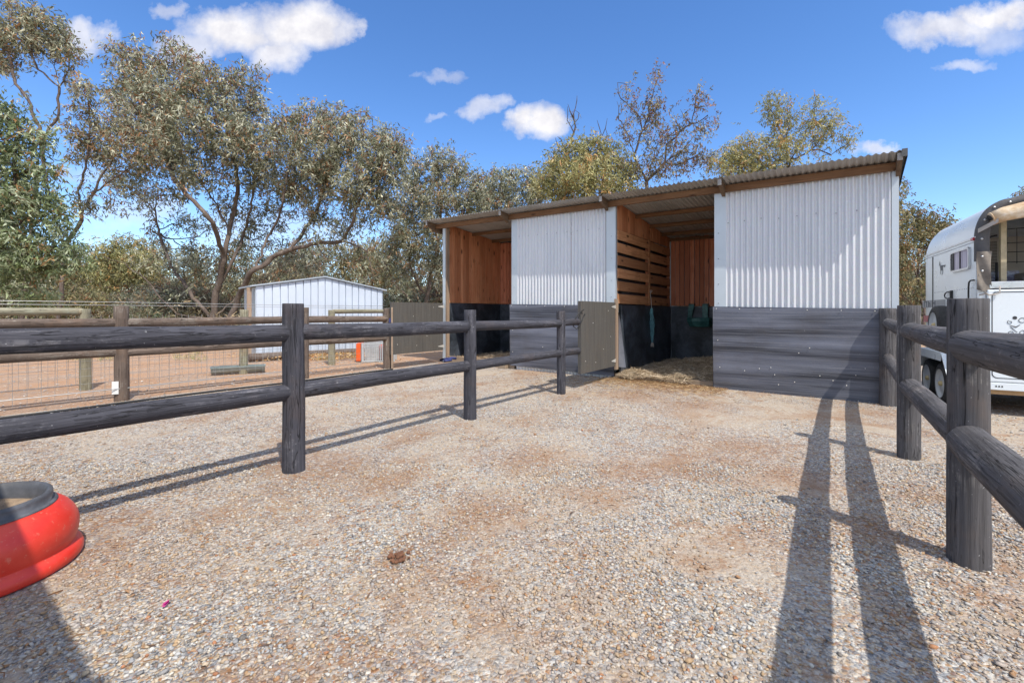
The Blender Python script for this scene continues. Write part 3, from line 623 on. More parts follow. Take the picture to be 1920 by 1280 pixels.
# near left black fence
lp = [(-2.84, 1.80, 1.25, .08), (-1.655, 3.446, 1.265, .077), (-.47, 5.12, 1.225, .072), (.72, 6.69, 1.215, .066)]
lpp = [(p[0], p[1]) for p in lp]
D2 = (.59, .80)
lend = (.72 + D2[0] * .62, 6.69 + D2[1] * .62)
lst = (-2.84 - D2[0] * 2.0, 1.80 - D2[1] * 2.0)
rails = []
for z, r in ((1.05, .061), (.605, .062)):
    rails += [(lst, lpp[0], z, z, r + .004), (lpp[0], lpp[1], z + .0, z - .0, r + .002), (lpp[1], lpp[2], z, z - .012, r), (lpp[2], lpp[3], z - .01, z - .01, r - .006), (lpp[3], lend, z - .01, z - .005, r - .008)]
LF = fence('post_and_rail_fence', 'black stained post and rail fence running left of the yard to the open stable door', 10, lp, rails, m_black)
mb = MB(); mb.lathe([(.006, 0), (.001, .004)], 6, (0, 0, 0))
# right near fence
rp = [(1.05, .54, 1.27, .10), (2.19, 2.185, 1.265, .077), (3.27, 3.75, 1.255, .075), (4.835, 5.85, 1.25, .088)]
rpp = [(p[0], p[1]) for p in rp]; rs0 = (1.05 - 1.1, .54 - 1.59)
rails = []
for z, r in ((1.04, .074), (.585, .075)):
    rails += [(rs0, rpp[0], z, z, r), (rpp[0], rpp[1], z + .01, z - .0, r + .004), (rpp[1], rpp[2], z, z + .01, r - .002), (rpp[2], rpp[3], z, z + .02, r - .012)]
RF = fence('post_and_rail_fence', 'thick faded black post and rail fence on the right in front of the horse trailer', 30, rp, rails, m_blackb)
logobj('post', (5.03, 5.80, -.1), (5.03, 5.80, 1.22), .05, .05, m_black, RF, seed=77)
# brown paddock fence with wire mesh
def along(p, k, dr=(.6, .8)): return (p[0] + dr[0] * k, p[1] + dr[1] * k)
b0_ = (-5.32, 6.2); bp = [along(b0_, -4.6), along(b0_, -2.3), b0_, (-3.78, 8.26), (-2.66, 9.72)]
BF = fence('post_and_rail_fence', 'brown weathered post and rail paddock fence with wire mesh behind the black fence', 50, [(*p, 1.28, .085) for p in bp],
           [(bp[i], bp[i + 1], z, z, .062) for i in range(4) for z in (1.06, .655)], m_brown)
def mesh_panel(parent, p0, p1, z0, z1, dx=.10, hz=None, r=.0021, off=.07):
    mb = MB(); p0, p1 = Vector((*p0, 0)), Vector((*p1, 0)); L = (p1 - p0).length; t_ = (p1 - p0) / L; nrm = Vector((-t_.y, t_.x, 0)) * off
    q = lambda s, z: tuple(p0 + nrm + t_ * s + Vector((0, 0, z)))
    for i in range(int(L / dx)): mb.tube([q(i * dx, z0), q(i * dx + .006 * math.sin(i), z1)], r, 4)
    z = z0; k = 0
    while z <= z1 + .001: mb.tube([q(L * j / 12, z + .004 * math.sin(j * 2 + k)) for j in range(13)], r * 1.15, 4); z += .10; k += 1
    o = mb.build('wire_mesh', m_wire); o.parent = parent; o.matrix_parent_inverse = parent.matrix_basis.inverted(); return o
def wire(parent, pts, r=.003, mat=m_wire, name='wire'):
    o = MB().tube(pts, r, 5).build(name, mat, None, None, True); o.parent = parent; o.matrix_parent_inverse = parent.matrix_basis.inverted(); return o
mesh_panel(BF, bp[0], bp[-1], .06, 1.02, .12)
wire(BF, [(*along(b0_, -4.6), 1.325), (*b0_, 1.335), (*bp[3], 1.32), (*bp[4], 1.33)], .004)
wire(BF, [(*along(b0_, -4.6), .16), (b0_[0] + .05, b0_[1] - .06, .17), (*bp[3], .16), (*bp[4], .17)], .006)
o = MB().box(-.035, .035, -.006, .006, 0, .17).build('plastic_tag', m_tagw); o.location = (b0_[0] + .0, b0_[1] - .10, .1); o.rotation_euler = (0, 0, R(30))
o.parent = BF; o.matrix_parent_inverse = BF.matrix_basis.inverted()
# green treated fence
g0 = (-6.62, 7.06); gp = [along(g0, -4.8), along(g0, -2.4), g0, (-5.25, 8.9), (-4.12, 10.4)]
GF = fence('post_and_rail_fence', 'pale green treated pine fence with wire mesh furthest back in the paddock', 70, [(*p, 1.25, .075) for p in gp],
           [(gp[0], gp[1], 1.2, 1.2, .06), (gp[1], gp[2], 1.2, 1.2, .06), (gp[4], (-2.95, 12.0), 1.215, 1.215, .05)], m_green)
mesh_panel(GF, gp[0], (-2.95, 12.0), .08, 1.16, .1)
wire(GF, [(*gp[0], 1.31), (*gp[2], 1.31), (*gp[4], 1.3), (-2.95, 12.0, 1.3)], .004)
# paddock back fence (low log at the mesh foot)
lg = empty('log', (-6.6, 10.9, 0), 'long brown log lying along the foot of the pale metal shed', 'log')
logobj('trunk', (-6.35, 10.95, .1), (-3.85, 13.1, .1), .1, .085, m_brown, lg, dome=.02, seed=91)
# gate post and strap by far door
gpst = empty('gate_post', (-2.62, 9.9, 0), 'narrow pale timber gate post beside the dark far stable door', 'gate post')
MB().box(-2.545, -2.515, 9.58, 9.66, 0, 1.30).build('post', m_postlt, None, bevel=.004)
po = bpy.data.objects['post.%03d' % max(int(o_.name[5:]) for o_ in bpy.data.objects if o_.name.startswith('post.'))]
po.parent = gpst; po.matrix_parent_inverse = gpst.matrix_basis.inverted()
o = MB().box(-2.60, -2.555, 9.6, 9.64, .98, 1.07).build('latch', m_blue, None); o.parent = gpst; o.matrix_parent_inverse = gpst.matrix_basis.inverted()
# strap loop
pr = Vector((1.0, 7.06, 1.05))
mb = MB(); pts = [pr + Vector((.12, .02, .19)), pr + Vector((.02, -.03, .12)), pr + Vector((-.05, -.09, .02)), pr + Vector((-.06, -.09, -.07)), pr + Vector((-.01, -.09, -.11)), pr + Vector((.05, -.09, -.03)), pr + Vector((.09, -.06, .06)), pr + Vector((.13, -.0, .12))]
mb.tube(pts, .009, 6)
tag(mb.build('strap', m_strap, None, None, True), 'black strap looped round the rail beside the open grey stable door', 'strap')
tag(MB().tube([(-.62, 5.02, .69), (-.66, 4.96, .70), (-.7, 4.93, .685), (-.76, 4.85, .69), (-.70, 4.9, .70), (-.66, 4.93, .68), (-.72, 4.86, .68)], .014, 6).build('rope', m_blue, None, None, True), 'dark blue rope scrap lying on the lower black rail', 'rope')

# ------------------------------------------------------------------ small metal shed
SL = Vector((-6.38, 11.3, 0)); SR = Vector((-3.83, 13.5, 0)); sw = (SR - SL).length; ang = math.atan2(SR.y - SL.y, SR.x - SL.x)
gs = empty('garden_shed', SL, 'pale blue grey ribbed metal garden shed with a low gable roof among the gum trees', 'shed', ang)
def gz(x): return 1.83 + .30 * (1 - abs(x - sw * .5) / (sw * .5))
mb = MB(); nr = 18
def rib(x):
    q = (x / sw * nr) % 1; return -.022 if q < .10 else 0
xs = []
for i in range(nr): xs += [sw * (i + e) / nr for e in (0, .02, .10, .12)]
xs.append(sw)
prev = None
for x in xs:
    q = (x / sw * nr) % 1; y = .045 if .015 < q < .11 else 0
    if prev: mb.poly([(prev[0], prev[1], .03), (x, y, .03), (x, y, gz(x)), (prev[0], prev[1], gz(prev[0]))])
    prev = (x, y)
mb.build('front_wall', m_shedmetal, gs)
MB().box(0, .03, .0, 1.3, .03, 1.82).build('side_wall', m_shedtrim, gs); MB().box(sw - .03, sw, .0, 1.3, .03, 1.82).build('side_wall', m_shedmetal, gs)
MB().poly([(0, 1.3, .03), (sw, 1.3, .03), (sw, 1.3, gz(sw)), (sw / 2, 1.3, gz(sw / 2)), (0, 1.3, gz(0))]).build('back_wall', m_shedmetal, gs)
MB().box(-.17, -.07, .02, .10, 0, 1.80).build('corner_post', m_postlt, gs, bevel=.01)
mb = MB()
for (xa, xb) in ((-.12, sw / 2), (sw + .1, sw / 2)):
    za, zb = gz(xa) + .015, gz(xb) + .015
    mb.hexa([(xa, -.06, za), (xb, -.06, zb), (xb, 1.4, zb), (xa, 1.4, za), (xa, -.06, za + .035), (xb, -.06, zb + .035), (xb, 1.4, zb + .035), (xa, 1.4, za + .035)])
mb.build('roof', m_shedtrim, gs)
# crate, trough
ck = empty('wire_crate', (-3.62, 10.95, 0), 'grey grid crate with an orange end beside the pale metal shed', 'crate', R(8))
mb = MB(); W_, H_, T_ = .78, .46, .45
for yy_ in (0, T_):
    mb.box(0, W_, yy_ - .015, yy_ + .015, 0, .04); mb.box(0, W_, yy_ - .015, yy_ + .015, H_ - .04, H_); mb.box(0, .05, yy_ - .0145, yy_ + .0145, .04, H_ - .04); mb.box(W_ - .05, W_, yy_ - .0145, yy_ + .0145, .04, H_ - .04)
    for i in range(1, 14): x = .05 + (W_ - .1) * i / 14; mb.box(x - .009, x + .009, yy_ - .008, yy_ + .008, .04, H_ - .04)
    for i in range(1, 8): z = .04 + (H_ - .08) * i / 8; mb.box(.05, W_ - .05, yy_ - .0095, yy_ + .0095, z - .008, z + .008)
mb.build('grid_panel', m_cratew, ck)
MB().box(-.13, -.02, .0, T_, .02, H_ - .01).build('end_panel', m_orange, ck, bevel=.01)
MB().box(.38, W_ - .05, .1, T_ - .08, .02, .40).build('cloth', m_redcloth, ck, bevel=.04)
tr = empty('feed_trough', G(396, 703), 'low grey green metal feed trough lying on the dirt behind the mesh', 'trough', R(28))
mb = MB(); mb.grid(lambda u, v: (.9 * u, -.11 * math.cos(math.pi * v), .14 - .12 * math.sin(math.pi * v)), 8, 12); mb.grid(lambda u, v: (.9 * u, -.104 * math.cos(math.pi * v), .142 - .112 * math.sin(math.pi * v)), 8, 12)
mb.build('basin', m_trough, tr, None, True)
for x in (0, .9): mb = MB(); mb.poly([(x, -.11 * math.cos(math.pi * k / 12), .14 - .12 * math.sin(math.pi * k / 12)) for k in range(13)]); mb.box(x - .012, x + .012, -.12, .12, .13, .155); mb.build('end_plate', m_trough, tr)
mb = MB(); mb.box(0, .9, -.125, -.10, .13, .155); mb.box(0, .9, .10, .125, .13, .155); mb.build('rim', m_trough, tr)

# ------------------------------------------------------------------ red feed tub
tb = empty('feed_tub', (-2.47, 2.08, 0), 'red plastic feed tub with a dusty black rim at the lower left', 'feed tub')
q_ = lambda prof: [(max(.001, r - .096), z) for r, z in [(r, z * .95) for r, z in prof]]
MB().lathe(q_([(.30, .0), (.45, .0), (.464, .006), (.470, .016), (.471, .034), (.466, .052), (.455, .066), (.445, .073), (.440, .079), (.442, .087), (.448, .102), (.454, .14), (.455, .168), (.449, .20), (.436, .232), (.416, .262), (.392, .283), (.372, .294), (.356, .296)]), 96).build('tub_body', m_redpl, tb, None, True)
MB().lathe(q_([(.374, .290), (.377, .296), (.368, .301), (.358, .303), (.360, .335), (.358, .346), (.352, .352), (.344, .353), (.337, .347), (.330, .32), (.322, .26)]), 96).build('rim', m_rimpl, tb, None, True)
MB().grid(lambda u, v: ((.232 * v) * math.cos(2 * math.pi * u), (.232 * v) * math.sin(2 * math.pi * u), .262 + .010 * math.sin(u * 19) * v + .008 * math.sin(v * 9)), 48, 10).build('feed', m_feed, tb, None, True)

# ------------------------------------------------------------------ horse trailer (local x across the back, y forward)
ta = R(-30)
TR = empty('horse_trailer', (5.5, 5.38, 0), 'white horse trailer with rounded roof and rolled tan canvas over its open back', 'horse trailer', ta)
TW, TL = 1.95, 2.3
def sect(n=14):
    pts = [(0, .36)]
    pts += [(0, 2.08)]
    for k in range(1, n + 1):
        a = math.pi / 2 * k / n; pts.append((.27 - .27 * math.cos(a), 2.08 + .42 * math.sin(a)))
    for k in range(1, 5): q = k / 5; pts.append((.27 + (TW - .54) * q, 2.50 + .12 * math.sin(math.pi * q)))
    for k in range(0, n): a = math.pi / 2 * (1 - k / n); pts.append((TW - .27 + .27 * math.cos(a), 2.08 + .42 * math.sin(a)))
    pts += [(TW, 2.08), (TW, .36)]
    return pts
se = sect(); mb = MB(); ys = [0, TL * .5, TL - .35, TL - .2, TL - .1, TL - .03, TL]; sc_ = [1, 1, 1, .985, .96, .91, .84]
def inset(p, k): return (TW / 2 + (p[0] - TW / 2) * (1 - (1 - k) * .5), .36 + (p[1] - .36) * (1 - (1 - k) * .55))
for y, k in zip(ys, sc_):
    for p in se: q = inset(p, k); mb.v.append((q[0], y, q[1]))
n = len(se)
for i in range(len(ys) - 1):
    for k in range(n - 1): a = i * n + k; mb.f.append((a + 1, a + n + 1, a + n, a))
mb.f.append(tuple((len(ys) - 1) * n + k for k in range(n))[::-1])
mb.f.append(((len(ys) - 1) * n, (len(ys) - 1) * n + n - 1, n - 1, 0))
body = mb.build('body', m_white, TR, None, True)
mod = body.modifiers.new('s', 'SOLIDIFY'); mod.thickness = .03; mod.offset = -1
mod = body.modifiers.new('e', 'EDGE_SPLIT'); mod.split_angle = R(40)
def T(name, mbx, mat, parent=TR, smooth=False, bevel=0): return mbx.build(name, mat, parent, None, smooth, bevel)
T('gutter_rail', MB().box(-.014, .0, -.0, TL - .16, 2.075, 2.095), m_chrome); T('trim_line', MB().box(-.004, .0, 0, TL - .16, 2.035, 2.043), m_grey)
T('door_seam', MB().box(-.006, .0, 1.715, 1.745, .85, 2.03), m_dark)
T('grey_band', MB().box(-.0035, .0, 1.15, TL - .03, 1.27, 1.38), m_grey); T('red_band', MB().box(-.0035, .0, 1.25, TL - .08, 1.045, 1.145), m_red)
for i in range(26): small('rivet', [(.001, -.004), (.008, 0)], m_grey, TR, (-.0, .1 + i * .062, 1.49), 'x')
# lettering fragments on the grey band
for grp in (((2.16, 2.19, 1.28, 1.37),), ((2.02, 2.13, 1.35, 1.372), (2.05, 2.075, 1.28, 1.35)), ((1.93, 1.955, 1.28, 1.372), (1.86, 1.93, 1.33, 1.345), (1.86, 1.88, 1.28, 1.345)), ((1.625, 1.7, 1.325, 1.345), (1.60, 1.625, 1.28, 1.37))):
    mb = MB()
    for (y0, y1, z0, z1) in grp: mb.box(-.006, -.0036, y0, y1, z0, z1)
    T('letter', mb, m_decal)
# galloping horse emblem
hp = [(1.43, 1.875), (1.415, 1.89), (1.405, 1.92), (1.395, 1.945), (1.385, 1.92), (1.37, 1.895), (1.355, 1.87), (1.335, 1.862), (1.30, 1.875), (1.28, 1.87), (1.26, 1.86), (1.23, 1.868), (1.20, 1.855), (1.17, 1.862), (1.14, 1.87), (1.15, 1.845), (1.18, 1.83), (1.20, 1.838), (1.23, 1.85), (1.25, 1.845), (1.255, 1.82), (1.245, 1.80), (1.26, 1.78), (1.255, 1.75), (1.285, 1.735), (1.31, 1.73), (1.29, 1.745), (1.275, 1.76), (1.28, 1.785), (1.29, 1.80), (1.32, 1.80), (1.345, 1.785), (1.355, 1.765), (1.335, 1.75), (1.35, 1.742), (1.375, 1.768), (1.36, 1.795), (1.37, 1.82), (1.385, 1.85), (1.395, 1.885), (1.41, 1.87)]
mb = MB(); mb.poly([(-.0035, y, z) for y, z in hp][::-1]); T('horse_emblem', mb, m_decal)
# side window
wf = T('window', MB().grid(lambda u, v: (-.018, 0, 0), 1, 1), m_chrome)
def rrect(y0, y1, z0, z1, r, n=6):
    P_ = []
    for (cy, cz, a0) in ((y1 - r, z1 - r, 0), (y0 + r, z1 - r, 90), (y0 + r, z0 + r, 180), (y1 - r, z0 + r, 270)):
        for k in range(n + 1): a = R(a0 + 90 * k / n); P_.append((cy + r * math.cos(a), cz + r * math.sin(a)))
    return P_
def frame(mbx, pts, th, x0, x1, inner):
    b = len(mbx.v); n = len(pts)
    for x in (x0, x1):
        for P_ in (pts, inner): mbx.v += [(x, p[0], p[1]) for p in P_]
    for k in range(n):
        j = (k + 1) % n
        mbx.f += [(b + k, b + j, b + n + j, b + n + k), (b + 2 * n + k, b + 3 * n + k, b + 3 * n + j, b + 2 * n + j), (b + k, b + 2 * n + k, b + 2 * n + j, b + j), (b + n + k, b + n + j, b + 3 * n + j, b + 3 * n + k)]
bpy.data.objects.remove(wf)
mb = MB(); frame(mb, rrect(.18, .86, 1.725, 2.0, .05), 0, -.028, -.0, rrect(.205, .835, 1.75, 1.975, .035)); wf = T('window', mb, m_chrome)
mb = MB(); mb.box(-.012, -.004, .205, .835, 1.75, 1.975); mb.build('pane', m_curtain, wf)
MB().box(-.022, -.013, .50, .52, 1.75, 1.975).build('divider', m_dark, wf); MB().box(-.02, -.013, .74, .83, 1.75, 1.975).build('divider', m_dark, wf)
T('vent', MB().tube([(-.02, .86, 1.47), (-.02, 1.0, 1.475), (-.02, 1.08, 1.46), (-.02, 1.11, 1.43), (-.02, 1.08, 1.40), (-.02, 1.0, 1.385), (-.02, .86, 1.39)], .008, 6), m_dark, smooth=True)
T('vent_plate', MB().box(-.028, -.0, .835, .865, 1.37, 1.49), m_dark)
T('grab_bar', MB().tube([(-.02, .02, 1.58), (-.03, .10, 1.58), (-.03, .15, 1.56), (-.03, .165, 1.50), (-.03, .165, 1.30)], .009, 6), m_dark, smooth=True)
T('marker_lamp', MB().box(-.03, -.0, .03, .11, 2.055, 2.09), m_tailred, bevel=.006)
# spare wheel
def wheel(name, x, y, z, r, w_=.17):
    e = bpy.data.objects.new(name, None); col.objects.link(e); e.parent = TR; e.location = (x, y, z)
    MB().lathe([(r * .66, -w_ / 2), (r * .80, -w_ / 2 - .004), (r * .93, -w_ / 2 + .012), (r * .985, -w_ / 2 + .04), (r, 0), (r * .985, w_ / 2 - .04), (r * .93, w_ / 2 - .012), (r * .66, w_ / 2)], 48, (0, 0, 0), 'x').build('tyre', m_tyre, e, None, True)
    MB().lathe([(r * .68, -w_ / 2 - .002), (r * .66, -w_ / 2 + .006), (r * .60, -w_ / 2 + .03), (r * .5, -w_ / 2 + .035), (r * .3, -w_ / 2 + .02), (r * .18, -w_ / 2 + .02), (.001, -w_ / 2 + .022)], 48, (0, 0, 0), 'x').build('rim', m_rim, e, None, True)
    MB().lathe([(.032, -w_ / 2 + .02), (.030, -w_ / 2 - .005), (.02, -w_ / 2 - .012), (.001, -w_ / 2 - .014)], 16, (0, 0, 0), 'x').build('hub_cap', m_cream, e, None, True)
    return e
wheel('spare_wheel', -.10, .93, 1.02, .27)
wheel('wheel', -.13, .50, .275, .278); wheel('wheel', -.13, 1.09, .275, .278)
wheel('wheel', TW + .13, .50, .275, .278); wheel('wheel', TW + .13, 1.09, .275, .278)
for sx_, sgn in ((-.25, 1), (TW + .0, 1)):
    T('mudguard', MB().box(sx_, sx_ + .25, .30, 1.30, .665, .69), m_white, bevel=.01)
    fx = sx_ if sx_ < 0 else TW + .25
    mb = MB()
    for (ya, yb) in ((.06, .30), (1.54, 1.30)):
        mb.hexa([(sx_, ya, .40), (sx_ + .25, ya, .40), (sx_ + .25, ya - .0, .415), (sx_, ya, .415), (sx_, yb, .665), (sx_ + .25, yb, .665), (sx_ + .25, yb, .69), (sx_, yb, .69)])
    T('mudguard', mb, m_white)
    T('valance', MB().box(fx - .0045 if sx_ < 0 else fx, fx if sx_ < 0 else fx + .004, .30, 1.30, .58, .689), m_white)
T('chassis', MB().box(.02, TW - .02, .04, TL - .1, .24, .355), m_woodsill); T('axle', MB().tube([(-.05, .5, .28), (TW + .05, .5, .28)], .03, 8), m_dark); T('axle', MB().tube([(-.05, 1.09, .28), (TW + .05, 1.09, .28)], .03, 8), m_dark)
# tow bar
mb = MB(); mb.tube([(.35, TL - .2, .3), (TW / 2, TL + 1.1, .38)], .035, 6); mb.tube([(TW - .35, TL - .2, .3), (TW / 2, TL + 1.1, .38)], .035, 6); mb.tube([(TW / 2, TL + .95, .38), (TW / 2, TL + .95, .02)], .025, 8); T('drawbar', mb, m_grey)
# rear: lower ramp door, ledge, opening with centre post, canvas
T('rear_sill', MB().box(.03, TW - .03, -.05, .02, .30, .385), m_white, bevel=.005)
rd = T('ramp_door', MB().box(.075, TW - .075, -.045, -.0, .39, 1.46), m_white, bevel=.012)
mb = MB(); 
def frameXZ(mbx, outer, inner, y0, y1):
    b = len(mbx.v); n = len(outer)
    for y in (y0, y1):
        for P_ in (outer, inner): mbx.v += [(p[0], y, p[1]) for p in P_]
    for k in range(n):
        j = (k + 1) % n
        mbx.f += [(b + k, b + j, b + n + j, b + n + k), (b + 2 * n + k, b + 3 * n + k, b + 3 * n + j, b + 2 * n + j), (b + k, b + 2 * n + k, b + 2 * n + j, b + j), (b + n + k, b + n + j, b + 3 * n + j, b + 3 * n + k)]
frameXZ(mb, rrect(.11, TW - .11, .435, 1.435, .05), rrect(.118, TW - .118, .443, 1.427, .045), -.0475, -.044); mb.build('seal', m_dark, rd)
for x in (.14, .165, .19): T('bolt', MB().box(x, x + .012, -.053, -.049, .335, .352), m_dark)
T('ledge', MB().box(.10, TW - .1, -.02, .09, 1.475, 1.555), m_chrome, bevel=.006)
T('corner_post', MB().box(.0, .07, -.012, .03, .36, 2.05), m_white); T('corner_post', MB().box(TW - .07, TW, -.012, .03, .36, 2.05), m_white)
T('centre_post', MB().box(.262, .312, .2, .26, 1.555, 2.46), m_tanpost); 
# interior lining and opaque window strip
T('front_lining', MB().box(.05, TW - .05, TL - .30, TL - .27, .4, 2.3), m_inside)
T('partition', MB().box(.94, .99, .25, TL - .35, .4, 1.75), m_inside)
mb = MB(); r_ = .003
for i in range(12): x = .145 + i * .0098; mb.tube([(x, .3, 1.56), (x, .3, 2.06)], .0022, 4)
for i in range(14): z = 1.58 + i * .036; mb.tube([(.14, .3, z), (.26, .3, z)], .0022, 4)
mb.tube([(.14, .3, 1.56), (.14, .3, 2.0), (.16, .3, 2.07), (.21, .3, 2.12), (.26, .3, 2.13)], .010, 6); mb.tube([(.256, .3, 1.56), (.256, .3, 1.80)], .012, 6)
T('grille', mb, m_dark, smooth=True)
mb = MB()
for i in range(9): x = .35 + i * .085; mb.tube([(x, .32, 1.78), (x, .32, 2.2)], .004, 4)
for z in (1.80, 1.92, 2.03, 2.2): mb.tube([(.32, .32, z), (1.2, .32, z)], .006, 4)
T('grille', mb, m_dark, smooth=True)
m_wing, t, b = newmat('front_window'); v = oc(t)
S(t, b, base=t.ramp(t.noise(v, 16., 4, .7), [(.35, (.22, .12, .18)), (.5, (.30, .30, .48)), (.66, (.62, .66, .85))]), rough=.2)  # purplish foliage reflection painted into the colour of the opaque pane
T('front_window', MB().box(.12, 1.0, TL - .315, TL - .305, 1.50, 1.80), m_wing)
# canvas surround: dark band following the arch, side flap, rolled tan curtain
mb = MB(); arch = [p for p in se if p[1] >= 1.95]
cx_ = TW / 2
def shr(p, k): 
    dx, dz = cx_ - p[0], 1.9 - p[1]; L_ = math.hypot(dx, dz); return (p[0] + dx / L_ * k, p[1] + dz / L_ * k)
arch = [(0, 1.80), (0, 1.95)] + arch + [(TW, 1.95), (TW, 1.8)]
b0 = len(mb.v)
for p in arch:
    o1, i1 = shr(p, -.012), shr(p, .105 if p[1] > 2.0 else .1)
    mb.v += [(o1[0], .06, o1[1]), (o1[0], -.02, o1[1]), (i1[0], -.022, i1[1]), (i1[0], -.012, i1[1])]
for k in range(len(arch) - 1):
    for j in range(3): a = b0 + k * 4 + j; mb.f.append((a, a + 1, a + 5, a + 4))
T('canvas_surround', mb, m_canvasd, smooth=True)
mb = MB(); mb.grid(lambda u, v: (-.012 + (.135 - .02 * math.sin(v * 3)) * u - .0 * v, -.035 - .02 * math.sin(u * 5 + v * 6) * (1 - v * .5), 1.44 + .47 * v + .06 * (1 - v) * abs(u - .45)), 14, 20)
mb.grid(lambda u, v: (-.012 + (.135 - .02 * math.sin(v * 3)) * u, -.028 - .02 * math.sin(u * 5 + v * 6) * (1 - v * .5), 1.44 + .47 * v + .06 * (1 - v) * abs(u - .45)), 14, 20)
T('canvas_flap', mb, m_canvas, smooth=True)
mb = MB(); mb.tube([(.10, -.08, 2.275), (.2, -.085, 2.32), (.5, -.10, 2.38), (.9, -.10, 2.42), (1.5, -.10, 2.36), (TW - .1, -.08, 2.25)], [.075, .082, .095, .10, .09, .075], 20)
mb.tube([(.094, -.08, 2.273), (.101, -.08, 2.275)], .078, 20, True)
rc = T('rolled_canvas', mb, m_tan, smooth=True)
mb = MB(); mb.tube([(.090, -.08, 2.273), (.0935, -.08, 2.275)], .055, 20, True); mb.build('roll_end', m_dark, rc)
mb = MB(); mb.hexa([(-.0, -.03, 2.13), (.13, -.17, 2.22), (.13, -.165, 2.22), (-.0, -.025, 2.13), (-.0, -.03, 2.18), (.13, -.17, 2.27), (.13, -.165, 2.27), (-.0, -.025, 2.18)])
T('strap', mb, m_string)
T('rope_tie', MB().tube([(.0, -.06, 1.40), (.05, -.09, 1.415), (.03, -.1, 1.44), (.07, -.09, 1.40), (.13, -.07, 1.405), (.17, -.07, 1.42), (.17, -.07, 1.50)], .008, 6), m_string, smooth=True)
for (x, z) in ((.03, 1.68), (.03, 1.85), (.035, 2.06), (.06, 2.28), (.14, 2.42), (.27, 2.465), (.42, 2.505), (.7, 2.54), (1.1, 2.55)): small('stud', [(.001, -.009), (.012, -.006), (.013, 0)], m_chrome, TR, (x, -.052 if z < 1.9 else -.024, z), 'y', 10)
# scrollwork sticker on the ramp door
def scroll(c, r, a0, turns, n=22, k=.5): return [(c[0] + r * (1 - k * i / n) * math.cos(a0 + turns * 6.283 * i / n), -.0475, c[1] + r * (1 - k * i / n) * math.sin(a0 + turns * 6.283 * i / n)) for i in range(n + 1)]
mb = MB(); cx0 = .31; cz0 = 1.03
mb.tube(scroll((cx0 - .045, cz0 - .07), .024, 0, 1), .0024, 5); mb.tube(scroll((cx0 + .045, cz0 - .06), .026, 1.5, -1), .0024, 5); mb.tube(scroll((cx0 - .05, cz0 + .055), .022, 2, 1), .0024, 5)
mb.tube(scroll((cx0 + .05, cz0 + .08), .03, 3, 1, k=.2), .0028, 5); mb.tube([(cx0 - .05, -.0475, cz0 + .02), (cx0, -.0475, cz0 - .0), (cx0 + .03, -.0475, cz0 + .025)], [.003, .006, .003], 6)
mb.tube([(cx0 - .045, -.0475, cz0 + .0), (cx0 - .02, -.0475, cz0 - .03), (cx0 + .01, -.0475, cz0 - .06)], .0028, 5)
mb.lathe([(.001, -.001), (.019, -.0005), (.019, .002)], 16, (cx0 - .01, -.0475, cz0 + .105), 'y')
mb.build('scroll_sticker', m_decalb, rd)

# ------------------------------------------------------------------ open shelter beside the photographer (casts the shade at lower left)
hh = 2.6; k_ = hh / math.tan(SUN_EL)
cor = Vector((-1.38, 1.50, 0)) + Vector((SUN_H.x, SUN_H.y, 0)) * k_
rs = empty('lean_to', (cor.x, cor.y, 0), 'flat roofed lean to beside the camera whose shade falls at the lower left corner', 'lean to', math.atan2(-.6, .8))
MB().box(-6, 0, -2.6, 0, hh - .06, hh).build('roof', m_roof, rs)
MB().box(0, .16, -.17, .03, hh - .08, hh - .0).build('gutter_end', m_shedtrim, rs, bevel=.02)
for x in (-5.9, -3.9): MB().box(x, x + .1, -.15, -.05, 0, hh - .061).build('post', m_postlt, rs)
for x in (-5.9, -3.0, -.15): MB().box(x, x + .1, -2.5, -2.4, 0, hh - .061).build('post', m_postlt, rs)

# ------------------------------------------------------------------ stones on the gravel
def fnoise(x, y, f, s):
    v_ = 0
    r2 = np.random.default_rng(s)
    for o_ in range(14):
        a = r2.uniform(0, 6.28); fr = f * r2.uniform(.6, 2.2); v_ = v_ + np.sin((x * math.cos(a) + y * math.sin(a)) * fr + r2.uniform(0, 6.28))
    return v_ / 14 ** .5
ico = np.array([(0, 0, 1)] + [(.894 * math.cos(a), .894 * math.sin(a), .447) for a in np.arange(5) * 1.2566] + [(.894 * math.cos(a), .894 * math.sin(a), -.447) for a in np.arange(5) * 1.2566 + .628] + [(0, 0, -1)])
icf = np.array([(0, 1 + k, 1 + (k + 1) % 5) for k in range(5)] + [(1 + k, 6 + k, 1 + (k + 1) % 5) for k in range(5)] + [(1 + (k + 1) % 5, 6 + k, 6 + (k + 1) % 5) for k in range(5)] + [(11, 6 + (k + 1) % 5, 6 + k) for k in range(5)])
oct_ = np.array([(0, 0, 1), (1, 0, 0), (0, 1, 0), (-1, 0, 0), (0, -1, 0), (0, 0, -1)], float); ocf = np.array([(0, 1, 2), (0, 2, 3), (0, 3, 4), (0, 4, 1)])
PAL = np.array([(.10, .10, .11), (.24, .25, .27), (.34, .36, .39), (.45, .455, .46), (.60, .58, .54), (.68, .63, .55), (.50, .39, .27), (.42, .27, .14), (.36, .17, .07), (.40, .13, .04), (.56, .46, .34)])
PW = np.array([.05, .13, .15, .15, .12, .07, .13, .09, .045, .012, .05]); PW = PW / PW.sum()
def patch_w(x, y, r2):
    xx = x + fnoise(x, y, 5., 61) * .13; yy = y + fnoise(x, y, 5., 62) * .13; w_ = np.zeros(len(x))
    for (X_, Y_, r_) in PATCH: w_ = np.maximum(w_, np.clip((r_ * 1.25 - np.hypot(xx - X_, yy - Y_)) / (r_ * 1.05), 0, 1))
    return w_ * (r2.random(len(x)) < .8)
